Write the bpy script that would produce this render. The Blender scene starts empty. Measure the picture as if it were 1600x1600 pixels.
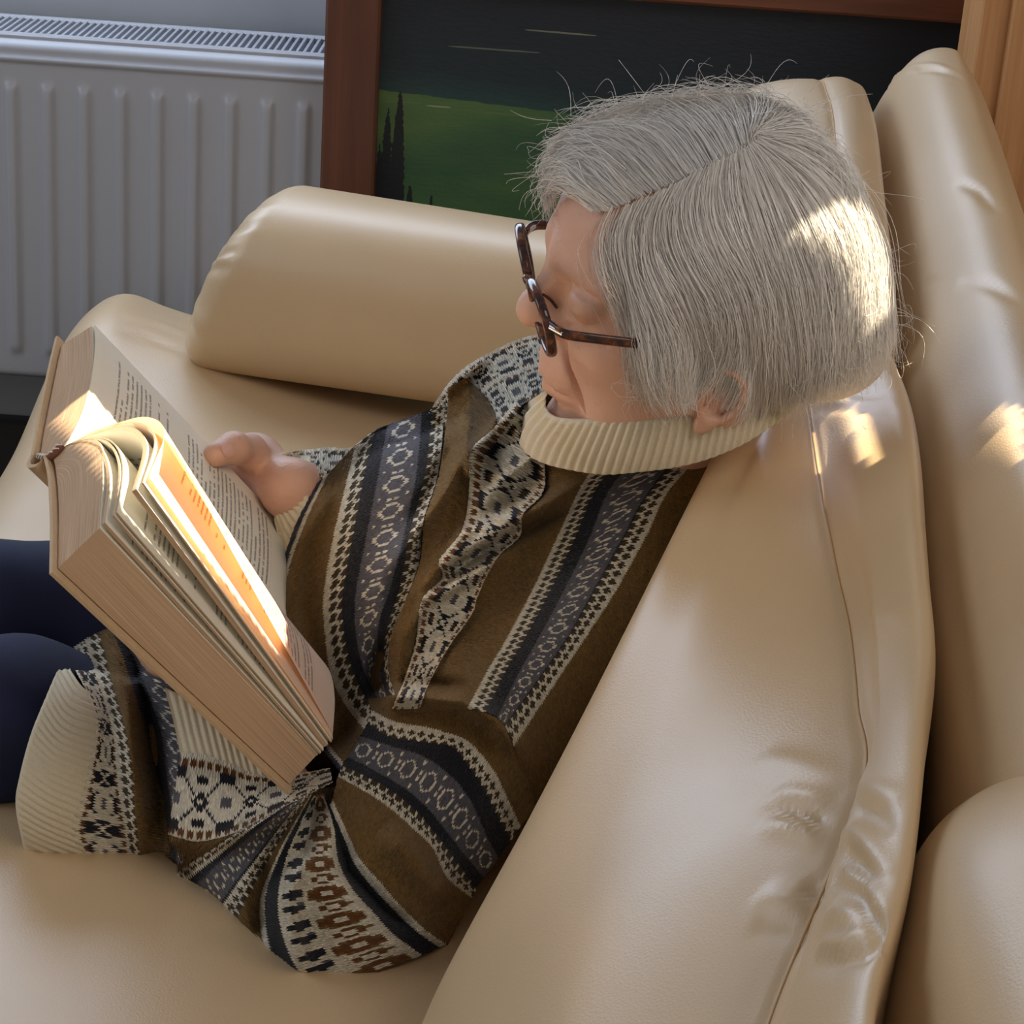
import bpy, math, random
import numpy as np
from mathutils import Vector, Matrix
random.seed(4); rng = np.random.default_rng(4)
S = bpy.context.scene

# ------------------------------------------------------------------ camera
CAM = np.array([0, 0, 1.166]); TH = math.radians(22); RHO = math.radians(4.0); FP = 3400.0
cf = np.array([0, math.cos(TH), -math.sin(TH)])
_r = np.array([1, 0, 0.]); _u = np.array([0, math.sin(TH), math.cos(TH)])
cr = _r*math.cos(RHO) + _u*math.sin(RHO); cu = -_r*math.sin(RHO) + _u*math.cos(RHO)
cam = bpy.data.cameras.new('camera'); co = bpy.data.objects.new('camera', cam); S.collection.objects.link(co)
cam.sensor_width = 36; cam.lens = 36*FP/1600; cam.clip_start = .05
M = Matrix(((cr[0], cu[0], -cf[0], CAM[0]), (cr[1], cu[1], -cf[1], CAM[1]), (cr[2], cu[2], -cf[2], CAM[2]), (0, 0, 0, 1)))
co.matrix_world = M; S.camera = co

def at(x, y, Y):
    d = cf + cr*(x-800)/FP + cu*(800-y)/FP
    return CAM + d*(Y/d[1])
def atz(x, y, z):
    d = cf + cr*(x-800)/FP + cu*(800-y)/FP
    return CAM + d*((z-CAM[2])/d[2])
def cv(r, u, t): return r*cr + u*cu - t*cf          # direction given as right, up, towards the viewer
def rays(xy):
    xy = np.asarray(xy, float)
    d = cf[None] + (xy[:, :1]-800)/FP*cr[None] + (800-xy[:, 1:2])/FP*cu[None]
    return d/np.linalg.norm(d, axis=1, keepdims=True)

# ------------------------------------------------------------------ light and exposure
S.view_settings.view_transform = 'Standard'; S.view_settings.look = 'None'
S.view_settings.gamma = 1; S.view_settings.use_curve_mapping = False; S.view_settings.exposure = 0.0
w = bpy.data.worlds.new('world'); S.world = w; w.use_nodes = True
bg = w.node_tree.nodes['Background']; bg.inputs[0].default_value = (.82, .76, .70, 1); bg.inputs[1].default_value = .42
SUN = np.array([.46, .10, .85]); SUN /= np.linalg.norm(SUN)
def lamp(name, kind, energy, color, loc=(0, 0, 0), look=None, size=None):
    l = bpy.data.lights.new(name, kind); l.energy = energy; l.color = color
    o = bpy.data.objects.new(name, l); S.collection.objects.link(o); o.location = loc
    if look is not None: o.rotation_euler = Vector(look).to_track_quat('-Z', 'Y').to_euler()
    if size: l.shape = 'RECTANGLE'; l.size, l.size_y = size
    return o
sn = lamp('sun', 'SUN', 19.0, (1, .86, .62), (1, 2, 2.3), -SUN); sn.data.angle = math.radians(.12)
lamp('back_window_light', 'AREA', 15, (.70, .82, 1), (-.45, 2.60, 1.22), (.12, -1.0, -.42), (1.3, .7))
lamp('side_window_light', 'AREA', 9, (.78, .87, 1), (-1.9, 1.3, 1.75), (1.9, .0, -1.2), (1.2, 1.0))
lamp('warm_fill_light', 'AREA', 16, (1, .87, .74), (1.05, .15, 2.35), (-.8, 1.1, -1.6), (1.2, 1.2))  # warm fill added from the right, stands for no known lamp

# ------------------------------------------------------------------ materials
def s2l(c): return tuple(((v/255+.055)/1.055)**2.4 if v/255 > .04045 else v/255/12.92 for v in c)+(1,)
class N:
    def __init__(s, name):
        s.m = bpy.data.materials.new(name); s.m.use_nodes = True; s.t = s.m.node_tree
        s.b = s.t.nodes['Principled BSDF']; s.out = s.t.nodes['Material Output']
    def n(s, typ, ins=None, **kw):
        o = s.t.nodes.new(typ)
        for k, v in kw.items(): setattr(o, k, v)
        for k, v in (ins or {}).items(): s.set(o.inputs[k], v)
        return o
    def set(s, sock, v):
        if isinstance(v, bpy.types.NodeSocket): s.t.links.new(v, sock)
        else: sock.default_value = v
    def math(s, op, a, b=0.0, c=0.0, clamp=False):
        o = s.n('ShaderNodeMath', {0: a, 1: b, 2: c}, operation=op, use_clamp=clamp); return o.outputs[0]
    def mix(s, f, a, b):
        o = s.n('ShaderNodeMix', data_type='RGBA'); s.set(o.inputs[0], f); s.set(o.inputs[6], a); s.set(o.inputs[7], b); return o.outputs[2]
    def noise(s, scale, vec=None, detail=3, rough=.5, dist=0):
        o = s.n('ShaderNodeTexNoise', {'Scale': scale, 'Detail': detail, 'Roughness': rough, 'Distortion': dist})
        if vec: s.set(o.inputs['Vector'], vec)
        return o.outputs[0]
    def ramp(s, f, stops):
        o = s.n('ShaderNodeValToRGB', {0: f}); e = o.color_ramp.elements
        while len(e) < len(stops): e.new(.5)
        for k, (p, c) in zip(e, stops): k.position = p; k.color = c
        return o.outputs[0]
    def bump(s, h, strength=.3, dist=.001):
        o = s.n('ShaderNodeBump', {'Height': h, 'Strength': strength, 'Distance': dist}); s.set(s.b.inputs['Normal'], o.outputs[0])
    def coord(s, which='Object'): return s.n('ShaderNodeTexCoord').outputs[which]
    def p(s, **kw):
        for k, v in kw.items(): s.set(s.b.inputs[k.replace('_', ' ')], v)
        return s
def map_(n, vec, scale): return n.n('ShaderNodeMapping', {'Vector': vec, 'Scale': scale}).outputs[0]

def leather(name, col=(206, 178, 139)):
    n = N(name); v = n.coord()
    big = n.noise(7, v, 3); c = n.mix(big, s2l(tuple(x*.95 for x in col)), s2l(tuple(min(255, x*1.04) for x in col)))
    vor = n.n('ShaderNodeTexVoronoi', {'Vector': v, 'Scale': 420}, feature='DISTANCE_TO_EDGE').outputs[0]
    fine = n.noise(900, v, 2); h = n.math('ADD', n.math('MULTIPLY', vor, 1.3), n.math('MULTIPLY', fine, .5))
    n.bump(h, .22, .0006); n.p(Base_Color=c, Roughness=n.math('MULTIPLY_ADD', big, .10, .34)); n.b.inputs['Specular IOR Level'].default_value = .75; n.b.inputs['Specular Tint'].default_value = (.93, .95, 1, 1); n.b.inputs['Coat Weight'].default_value = .35; n.b.inputs['Coat Roughness'].default_value = .42
    return n.m
MAT = {}
MAT['leather'] = leather('cream_leather')
def plain(name, rgb, rough=.5, metal=0, noise=0, nscale=30, bump=0):
    n = N(name); c = s2l(rgb)
    if noise:
        f = n.noise(nscale, n.coord(), 3); c = n.mix(f, s2l(tuple(max(0, x*(1-noise)) for x in rgb)), s2l(tuple(min(255, x*(1+noise)) for x in rgb)))
    n.p(Base_Color=c, Roughness=rough, Metallic=metal)
    if bump: n.bump(n.noise(nscale*8, n.coord(), 3), bump, .001)
    return n.m
MAT['seam'] = plain('seam_thread', (196, 158, 110), .6)
MAT['wall'] = plain('painted_wall', (176, 182, 192), .8, 0, .03, 12, .2)
MAT['radiator'] = plain('radiator_enamel', (176, 180, 190), .35, 0, .02, 5)
MAT['dark'] = plain('dark_parts_and_shade', (46, 44, 44), .6, 0, .1, 20)
MAT['floor'] = plain('dark_floor', (40, 34, 30), .5, 0, .2, 6)
def wood(name, a, b, sc=(60, 60, 3), rough=.45):
    n = N(name); v = map_(n, n.coord(), sc); f = n.noise(1.0, v, 5, .6, .6)
    n.p(Base_Color=n.ramp(f, [(.3, s2l(a)), (.5, s2l(tuple((x+y)/2 for x, y in zip(a, b)))), (.7, s2l(b))]), Roughness=rough); n.bump(f, .15, .0006); return n.m
MAT['frame_v'] = wood('dark_cherry_wood', (80, 46, 33), (112, 66, 47))
MAT['frame_h'] = wood('cherry_wood_horizontal', (100, 58, 40), (132, 78, 54), (3, 60, 60))
MAT['cabinet'] = wood('light_oak_veneer', (176, 124, 76), (206, 156, 106), (70, 70, 2.2))

# ------------------------------------------------------------------ objects
def link(o, parent=None):
    S.collection.objects.link(o)
    if parent: o.parent = parent
    return o
def tag(o, label=None, cat=None, group=None, kind=None):
    for k, v in (('label', label), ('category', cat), ('group', group), ('kind', kind)):
        if v: o[k] = v
    return o
def empty(name, loc=(0, 0, 0)):
    o = bpy.data.objects.new(name, None); o.location = loc; o.empty_display_size = .05; return link(o)
def mesh(name, V, Fa, mat, parent=None, smooth=True, uv=None, fcol=None):
    V = np.asarray(V, np.float32); Fa = np.asarray(Fa, np.int32)
    if parent is not None: V = V - np.array(parent.matrix_world.translation if parent.matrix_world.translation.length else wloc(parent), np.float32)
    me = bpy.data.meshes.new(name); k = Fa.shape[1]; n = len(Fa)
    me.vertices.add(len(V)); me.vertices.foreach_set('co', V.ravel())
    me.loops.add(n*k); me.loops.foreach_set('vertex_index', Fa.ravel())
    me.polygons.add(n); me.polygons.foreach_set('loop_start', np.arange(0, n*k, k, dtype=np.int32))
    me.polygons.foreach_set('loop_total', np.full(n, k, np.int32))
    me.polygons.foreach_set('use_smooth', np.full(n, bool(smooth)))
    me.update(calc_edges=True)
    if uv is not None:
        l = me.uv_layers.new(name='UVMap'); l.data.foreach_set('uv', np.asarray(uv, np.float32)[Fa.ravel()].ravel())
    if fcol is not None:
        a = me.color_attributes.new('Col', 'FLOAT_COLOR', 'CORNER'); a.data.foreach_set('color', np.repeat(np.asarray(fcol, np.float32), k, axis=0).ravel())
    me.validate()
    for m in (mat if isinstance(mat, list) else [mat]): me.materials.append(m)
    return link(bpy.data.objects.new(name, me), parent)
def wloc(o):
    v = Vector((0, 0, 0))
    while o: v = v + o.location; o = o.parent
    return v
def gridf(nu, nv, cu_=False, cv_=False, off=0):
    i = np.arange(nu if cu_ else nu-1)[:, None]; j = np.arange(nv if cv_ else nv-1)[None]
    a = i*nv+j; b = i*nv+(j+1) % nv; c = ((i+1) % nu)*nv+(j+1) % nv; d = ((i+1) % nu)*nv+j
    return np.stack([a+0*b, b, c, d], -1).reshape(-1, 4)+off
class MB:                       # collects boxes / grids into one mesh
    def __init__(s): s.V = []; s.F = []; s.n = 0
    def add(s, V, Fa): s.V.append(np.asarray(V, float)); s.F.append(np.asarray(Fa)+s.n); s.n += len(V); return s
    def box(s, c, sz, R=None, bev=0.0):
        c = np.array(c, float); h = np.array(sz, float)/2
        bm = []; 
        if bev <= 0:
            V = np.array([[x, y, z] for x in (-1, 1) for y in (-1, 1) for z in (-1, 1)])*h
            Fa = np.array([[0, 1, 3, 2], [4, 6, 7, 5], [0, 4, 5, 1], [2, 3, 7, 6], [0, 2, 6, 4], [1, 5, 7, 3]])
        else:                   # chamfered box: sphere-cube grid
            t = np.array([-1, -1, 1, 1]); k = np.array([0, 1, 0, 1])
            g = {}; V = []; Fa = []
            def vid(p):
                key = tuple(np.round(p, 6))
                if key not in g: g[key] = len(V); V.append(p)
                return g[key]
            hb = h-bev
            for ax in range(3):
                for sg in (-1, 1):
                    o1, o2 = (ax+1) % 3, (ax+2) % 3
                    P = []
                    for s1, s2 in ((-1, -1), (1, -1), (1, 1), (-1, 1)):
                        p = np.zeros(3); p[ax] = sg*h[ax]; p[o1] = s1*hb[o1]; p[o2] = s2*hb[o2]; P.append(vid(p))
                    Fa.append(P if sg > 0 else P[::-1])
            for ax in range(3):     # edge chamfers
                o1, o2 = (ax+1) % 3, (ax+2) % 3
                for s1 in (-1, 1):
                    for s2 in (-1, 1):
                        q = []
                        for e, which in ((-1, 1), (1, 1), (1, 2), (-1, 2)):
                            p = np.zeros(3); p[ax] = e*hb[ax]
                            p[o1] = s1*(h[o1] if which == 1 else hb[o1]); p[o2] = s2*(hb[o2] if which == 1 else h[o2]); q.append(vid(p))
                        Fa.append(q if s1*s2 > 0 else q[::-1])
            for s0 in (-1, 1):
                for s1 in (-1, 1):
                    for s2 in (-1, 1):
                        sg = np.array([s0, s1, s2]); q = []
                        for ax in range(3):
                            p = sg*hb; p[ax] = sg[ax]*h[ax]; q.append(vid(p))
                        if s0*s1*s2 < 0: q = q[::-1]
                        Fa.append(q+[q[2]])
            V = np.array(V); Fa = np.array(Fa)
        if R is not None: V = V @ np.array(R).T
        return s.add(V+c, Fa)
    def build(s, name, mat, parent=None, smooth=False):
        return mesh(name, np.concatenate(s.V), np.concatenate(s.F), mat, parent, smooth)
def cr_eval(P, t, closed=False):           # Catmull-Rom along axis 0; t in [0,1]
    P = np.asarray(P, float); n = len(P); t = np.asarray(t, float)
    m = n if closed else n-1
    x = np.clip(t, 0, 1)*m; i = np.minimum(np.floor(x).astype(int), m-1); f = x-i
    if closed: ids = [(i-1) % n, i % n, (i+1) % n, (i+2) % n]; a, b, c, d = (P[k] for k in ids)
    else:
        E = np.concatenate([[2*P[0]-P[1]], P, [2*P[-1]-P[-2]]]); a, b, c, d = E[i], E[i+1], E[i+2], E[i+3]
    f = f.reshape((-1,)+(1,)*(P.ndim-1))
    return .5*((2*b)+(-a+c)*f+(2*a-5*b+4*c-d)*f**2+(-a+3*b-3*c+d)*f**3)
def resample(P, n):                         # arc-length uniform spline through points
    P = np.asarray(P, float); D = cr_eval(P, np.linspace(0, 1, 40*len(P)))
    L = np.r_[0, np.cumsum(np.linalg.norm(np.diff(D, axis=0), axis=1))]; s = np.linspace(0, L[-1], n)
    return np.stack([np.interp(s, L, D[:, k]) for k in range(D.shape[1])], 1)
def gnormals(G, closed_v=False):
    du = np.gradient(G, axis=0)
    dv = (np.roll(G, -1, 1)-np.roll(G, 1, 1)) if closed_v else np.gradient(G, axis=1)
    n = np.cross(du, dv); return n/(np.linalg.norm(n, axis=-1, keepdims=True)+1e-12)
def seg_dist(P, A, B):                      # points (n,3) to segment, returns distance and parameter
    d = B-A; t = np.clip(((P-A) @ d)/(d @ d+1e-12), 0, 1); return np.linalg.norm(P-A-t[..., None]*d, axis=-1), t
def crease(G, Nn, pts, width, depth):       # pressed line (negative) or ridge (positive) along a world polyline
    D = np.full(G.shape[:2], 9.0); fade = np.ones(G.shape[:2]); m = len(pts)-1
    for k in range(m):
        d, t = seg_dist(G, np.array(pts[k]), np.array(pts[k+1])); s = (k+t)/m
        f = np.sin(np.clip(s, 0, 1)*math.pi)**.6; up = d < D; D = np.where(up, d, D); fade = np.where(up, f, fade)
    return G+Nn*(np.exp(-(D/width)**2)*depth*fade)[..., None]
def tube(pts, r, n=8, closed=False):
    P = np.asarray(pts, float); m = len(P); r = np.broadcast_to(r, m)
    T = np.gradient(P, axis=0) if not closed else np.roll(P, -1, 0)-np.roll(P, 1, 0)
    T /= np.linalg.norm(T, axis=1, keepdims=True)+1e-12
    u = np.cross(T[0], [0, 0, 1.]); 
    if np.linalg.norm(u) < .1: u = np.cross(T[0], [0, 1., 0])
    us = []
    for k in range(m):
        u = u-T[k]*(u @ T[k]); u /= np.linalg.norm(u)+1e-12; us.append(u)
    U = np.array(us); W = np.cross(T, U); a = np.linspace(0, 2*math.pi, n, endpoint=False)
    V = P[:, None]+r[:, None, None]*(np.cos(a)[None, :, None]*U[:, None]+np.sin(a)[None, :, None]*W[:, None])
    return V.reshape(-1, 3), gridf(m, n, closed, True)

# ------------------------------------------------------------------ signed distance modelling
def smin(a, b, k):
    h = np.clip(.5+.5*(b-a)/k, 0, 1); return b*(1-h)+a*h-k*h*(1-h)
def smax(a, b, k): return -smin(-a, -b, k)
def d_cone(P, a, b, ra, rb):
    a = np.asarray(a, float); b = np.asarray(b, float); d, t = seg_dist(P, a, b); return d-(ra+(rb-ra)*t)
def d_ell(P, c, r, R=None):
    q = P-np.asarray(c, float)
    if R is not None: q = q @ R
    r = np.asarray(r, float); k0 = np.linalg.norm(q/r, axis=-1); k1 = np.linalg.norm(q/(r*r), axis=-1)
    return k0*(k0-1)/(k1+1e-9)
def sdf_mesh(fn, lo, hi, h, B=20):
    lo = np.array(lo, float); hi = np.array(hi, float); nb = np.ceil((hi-lo)/(h*B)).astype(int)
    g = np.stack(np.meshgrid(*[np.arange(k) for k in nb], indexing='ij'), -1).reshape(-1, 3)
    d = fn(lo+(g+.5)*h*B); g = g[np.abs(d) < h*B*1.5]
    STR = 1 << 20
    keys = []; pos = []; quads = []
    c = np.stack(np.meshgrid(*[np.arange(B+1)]*3, indexing='ij'), -1)
    for b in g:
        C0 = b*B; P = lo+(c+C0)*h; Vv = fn(P.reshape(-1, 3)).reshape(B+1, B+1, B+1)
        s = Vv < 0
        if s.all() or not s.any(): continue
        acc = np.zeros((B, B, B, 3)); cnt = np.zeros((B, B, B))
        for ax in range(3):
            o1, o2 = (ax+1) % 3, (ax+2) % 3
            sl0 = [slice(None)]*3; sl1 = [slice(None)]*3; sl0[ax] = slice(0, B); sl1[ax] = slice(1, B+1)
            v0, v1 = Vv[tuple(sl0)], Vv[tuple(sl1)]; cross = (v0 < 0) != (v1 < 0)
            t = np.where(cross, v0/(v0-v1+1e-20), 0)
            base = c[tuple(sl0)].astype(float).copy(); base[..., ax] += t
            for e1 in (0, 1):
                for e2 in (0, 1):
                    q = [slice(0, B)]*3; q[o1] = slice(e1, B+e1); q[o2] = slice(e2, B+e2); q = tuple(q)
                    acc += np.where(cross[q][..., None], base[q], 0); cnt += cross[q]
            ii = np.argwhere(cross)
            ii = ii[(ii[:, o1] < B) & (ii[:, o2] < B)]
            if len(ii):
                neg = (v0 < 0)[tuple(ii.T)]; G = ii+C0; q = []
                for e1, e2 in ((0, 0), (-1, 0), (-1, -1), (0, -1)):
                    k = G.copy(); k[:, o1] += e1; k[:, o2] += e2; k += 1; q.append((k[:, 0]*STR+k[:, 1])*STR+k[:, 2])
                q = np.stack(q, 1); q[~neg] = q[~neg][:, ::-1]; quads.append(q)
        act = cnt > 0; ix = np.argwhere(act); k = ix+C0+1
        keys.append((k[:, 0]*STR+k[:, 1])*STR+k[:, 2]); pos.append(lo+(acc[act]/cnt[act][:, None]+C0)*h)
    keys = np.concatenate(keys); pos = np.concatenate(pos); o = np.argsort(keys); keys = keys[o]; pos = pos[o]
    q = np.concatenate(quads); ix = np.searchsorted(keys, q).clip(0, len(keys)-1); ok = (keys[ix] == q).all(1)
    return pos, ix[ok]
def trace(fn, D, near=.7, far=2.6, steps=60):
    t = np.full(len(D), near); best = t.copy(); bd = np.full(len(D), 9.0)
    for _ in range(steps):
        d = fn(CAM+D*t[:, None]); m = d < bd; bd[m] = d[m]; best[m] = t[m]
        t = np.minimum(t+np.maximum(d*.8, .0002)*(d > .0004), far)
    return best, bd
def sgrad(fn, P, e=.0015):
    g = np.stack([fn(P+np.eye(3)[k]*e)-fn(P-np.eye(3)[k]*e) for k in range(3)], -1); return g/(np.linalg.norm(g, axis=-1, keepdims=True)+1e-9)

# ------------------------------------------------------------------ room shell
def struct(o): return tag(o, kind='structure')
struct(MB().box((-.2, 2.71, 1.0), (3.6, .10, 2.6)).build('wall_back', MAT['wall']))
struct(MB().box((-.2, 1.1, -.05), (4.4, 3.4, .10)).build('floor', MAT['floor']))
struct(MB().box((-.35, 2.645, .090), (2.6, .03, .180), bev=.004).build('gap_shade_strip', MAT['dark']))  # dark strip painting the shade of the gap between sofa and wall
# ------------------------------------------------------------------ radiator
rad = tag(empty('radiator', (-.45, 2.5, .30)), 'grey-white panel radiator with vertical ribs on the back wall', 'radiator')
xs = np.arange(-1.10, -.155, .0025); zs = np.r_[np.linspace(.303, .345, 12), np.linspace(.3475, .63, 60), np.linspace(.6325, .672, 24), np.linspace(.6735, .705, 16)]
X, Z = np.meshgrid(xs, zs, indexing='ij')
dx = (X-(-.600)+.0208) % .0416-.0208
gate = 1/(1+np.exp(-(Z-.338)/.0022))*1/(1+np.exp((Z-.655)/.0022))
rib = np.exp(-(np.abs(dx)/.0068)**6)*.0055*gate
y = 2.45-rib
y = y-.0045*np.exp(-((Z-.684)/.0035)**4)+np.clip((Z-.695)/.010, 0, 1)**2*.012+np.clip((.312-Z)/.009, 0, 1)**2*.010
RZ = lambda z: 1.166-(1.166-np.asarray(z))*1.0204
mesh('front_panel', np.stack([X*1.0204, y+.05, RZ(Z)], -1).reshape(-1, 3), gridf(len(xs), len(zs)), MAT['radiator'], rad)
b = MB(); b.box((-.64, 2.58, .487), (.95, .12, .375)); b.build('heater_core', MAT['dark'], rad)
b = MB(); b.box((-.64, 2.516, .6965), (.97, .010, .010), bev=.003); b.box((-.64, 2.628, .6965), (.97, .012, .010), bev=.003); b.build('grille_rail', MAT['radiator'], rad)
s0 = Vector((-1.11, 2.572, .6955))-wloc(rad)
sl0 = MB().box(wloc(rad), (.0032, .104, .009)).build('grille_slat', MAT['radiator'], rad); sl0.location = s0
for k in range(1, 112):
    o = sl0.copy(); S.collection.objects.link(o); o.parent = rad; o.location = s0+Vector((k*.0085, 0, 0))

# ------------------------------------------------------------------ painting
pn = tag(empty('painting', (.12, 2.44, .25)), 'framed dark landscape painting with cypress trees beside radiator', 'painting')
b = MB(); b.box((-.213, 2.44, .568), (.061, .034, .64), bev=.003); b.build('frame_rail', MAT['frame_v'], pn)
b = MB(); b.box((.53, 2.44, .568), (.061, .034, .64), bev=.003); b.build('frame_rail', MAT['frame_v'], pn)
b = MB(); b.box((.158, 2.4395, .829), (.68, .033, .059), bev=.003); b.build('frame_rail', MAT['frame_h'], pn)
b = MB(); b.box((.158, 2.4395, .274), (.68, .033, .059), bev=.003); b.build('frame_rail', MAT['frame_h'], pn)
n = N('painted_canvas'); sep = n.n('ShaderNodeSeparateXYZ', {0: n.coord('Object')}); 
wx = n.math('ADD', sep.outputs[0], .12); wz = n.math('ADD', sep.outputs[2], .25)
nz = n.noise(90, map_(n, n.coord(), (.25, 1, 1)), 4); nz2 = n.noise(7, map_(n, n.coord(), (.5, 1, 1.6)), 3)
hz = n.math('MULTIPLY_ADD', wx, -.06, .6665)
dz = n.math('SUBTRACT', wz, n.math('ADD', hz, n.math('MULTIPLY', n.math('SUBTRACT', nz, .5), .008)))
sky = n.ramp(n.math('MULTIPLY', dz, 9), [(0, s2l((30, 66, 66))), (.25, s2l((22, 42, 52))), (1, s2l((20, 32, 48)))])
field = n.ramp(nz2, [(.3, s2l((44, 84, 62))), (.52, s2l((66, 102, 62))), (.7, s2l((96, 122, 70)))])
col = n.mix(n.math('GREATER_THAN', dz, 0), field, sky)
def stroke(cx, cz, hx, hz_, c, slope=0.0, amt=1):
    global col
    u = n.math('DIVIDE', n.math('SUBTRACT', wx, cx), hx); zz_ = n.math('MULTIPLY_ADD', n.math('SUBTRACT', wx, cx), slope, cz)
    v = n.math('DIVIDE', n.math('SUBTRACT', wz, zz_), hz_)
    d = n.math('ADD', n.math('POWER', n.math('ABSOLUTE', u), 4), n.math('MULTIPLY', v, v)); d = n.math('ADD', d, n.math('MULTIPLY', n.math('SUBTRACT', nz, .5), 1.1))
    col = n.mix(n.math('MULTIPLY', n.math('LESS_THAN', d, .6), amt), col, s2l(c))
def PX(x, y): return at(x, y, 2.452)[[0, 2]]
for (x0, y0, x1, y1, h, c) in [(815, 46, 935, 56, 1.6, (120, 124, 110)), (700, 72, 850, 83, 1.6, (96, 104, 96)), (665, 165, 705, 168, 1.5, (140, 150, 110)),
                               (720, 172, 860, 186, 2, (88, 110, 70)), (850, 209, 960, 214, 5, (22, 44, 36)), (600, 158, 660, 161, 1.4, (90, 120, 76)), (880, 190, 1010, 200, 5, (26, 48, 34)), (820, 328, 860, 333, 1.2, (100, 120, 70))]:
    a, b_ = PX(x0, y0), PX(x1, y1); stroke((a[0]+b_[0])/2, (a[1]+b_[1])/2, (b_[0]-a[0])/2*1.1, h*.00076, c, (b_[1]-a[1])/(b_[0]-a[0]))
def cypress(x, ytop, ybot, wd):
    global col
    a, b_ = PX(x, ytop), PX(x, ybot); hgt = a[1]-b_[1]
    t = n.math('DIVIDE', n.math('SUBTRACT', a[1], wz), hgt, clamp=False); tt = n.math('MAXIMUM', t, 0)
    prof = n.math('MULTIPLY', n.math('POWER', tt, .55), wd*.00076/2)
    prof = n.math('ADD', prof, n.math('MULTIPLY', n.math('SUBTRACT', n.noise(160, n.coord(), 2), .5), .006))
    inside = n.math('LESS_THAN', n.math('ABSOLUTE', n.math('SUBTRACT', wx, a[0])), prof); inside = n.math('MULTIPLY', inside, n.math('GREATER_THAN', t, 0))
    col = n.mix(inside, col, s2l((16, 28, 38)))
for c in [(626, 142, 330, 27), (607, 168, 330, 22), (594, 225, 330, 18), (641, 290, 330, 14), (674, 305, 345, 9)]: cypress(*c)
n.p(Base_Color=col, Roughness=.5); n.bump(n.noise(300, map_(n, n.coord(), (.3, 1, 1)), 3), .35, .001)
cvs = MB().box((.158, 2.455, .552), (.70, .006, .53)).build('canvas', n.m, pn)
cvs.location = (0, 0, 0)

# ------------------------------------------------------------------ oak cabinet at the right
xl = at(1531, 40, 2.16)[0]
cab = tag(empty('cabinet', (xl+.25, 2.22, 0)), 'light oak cabinet side at the right edge behind the sofa back', 'cabinet')
MB().box((xl+.25, 2.21, .8), (.50, .10, 1.6), bev=.002).build('carcass', MAT['cabinet'], cab)
MB().box((xl+.262, 2.152, .8), (.47, .014, 1.56), bev=.002).build('door', MAT['cabinet'], cab)

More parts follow.
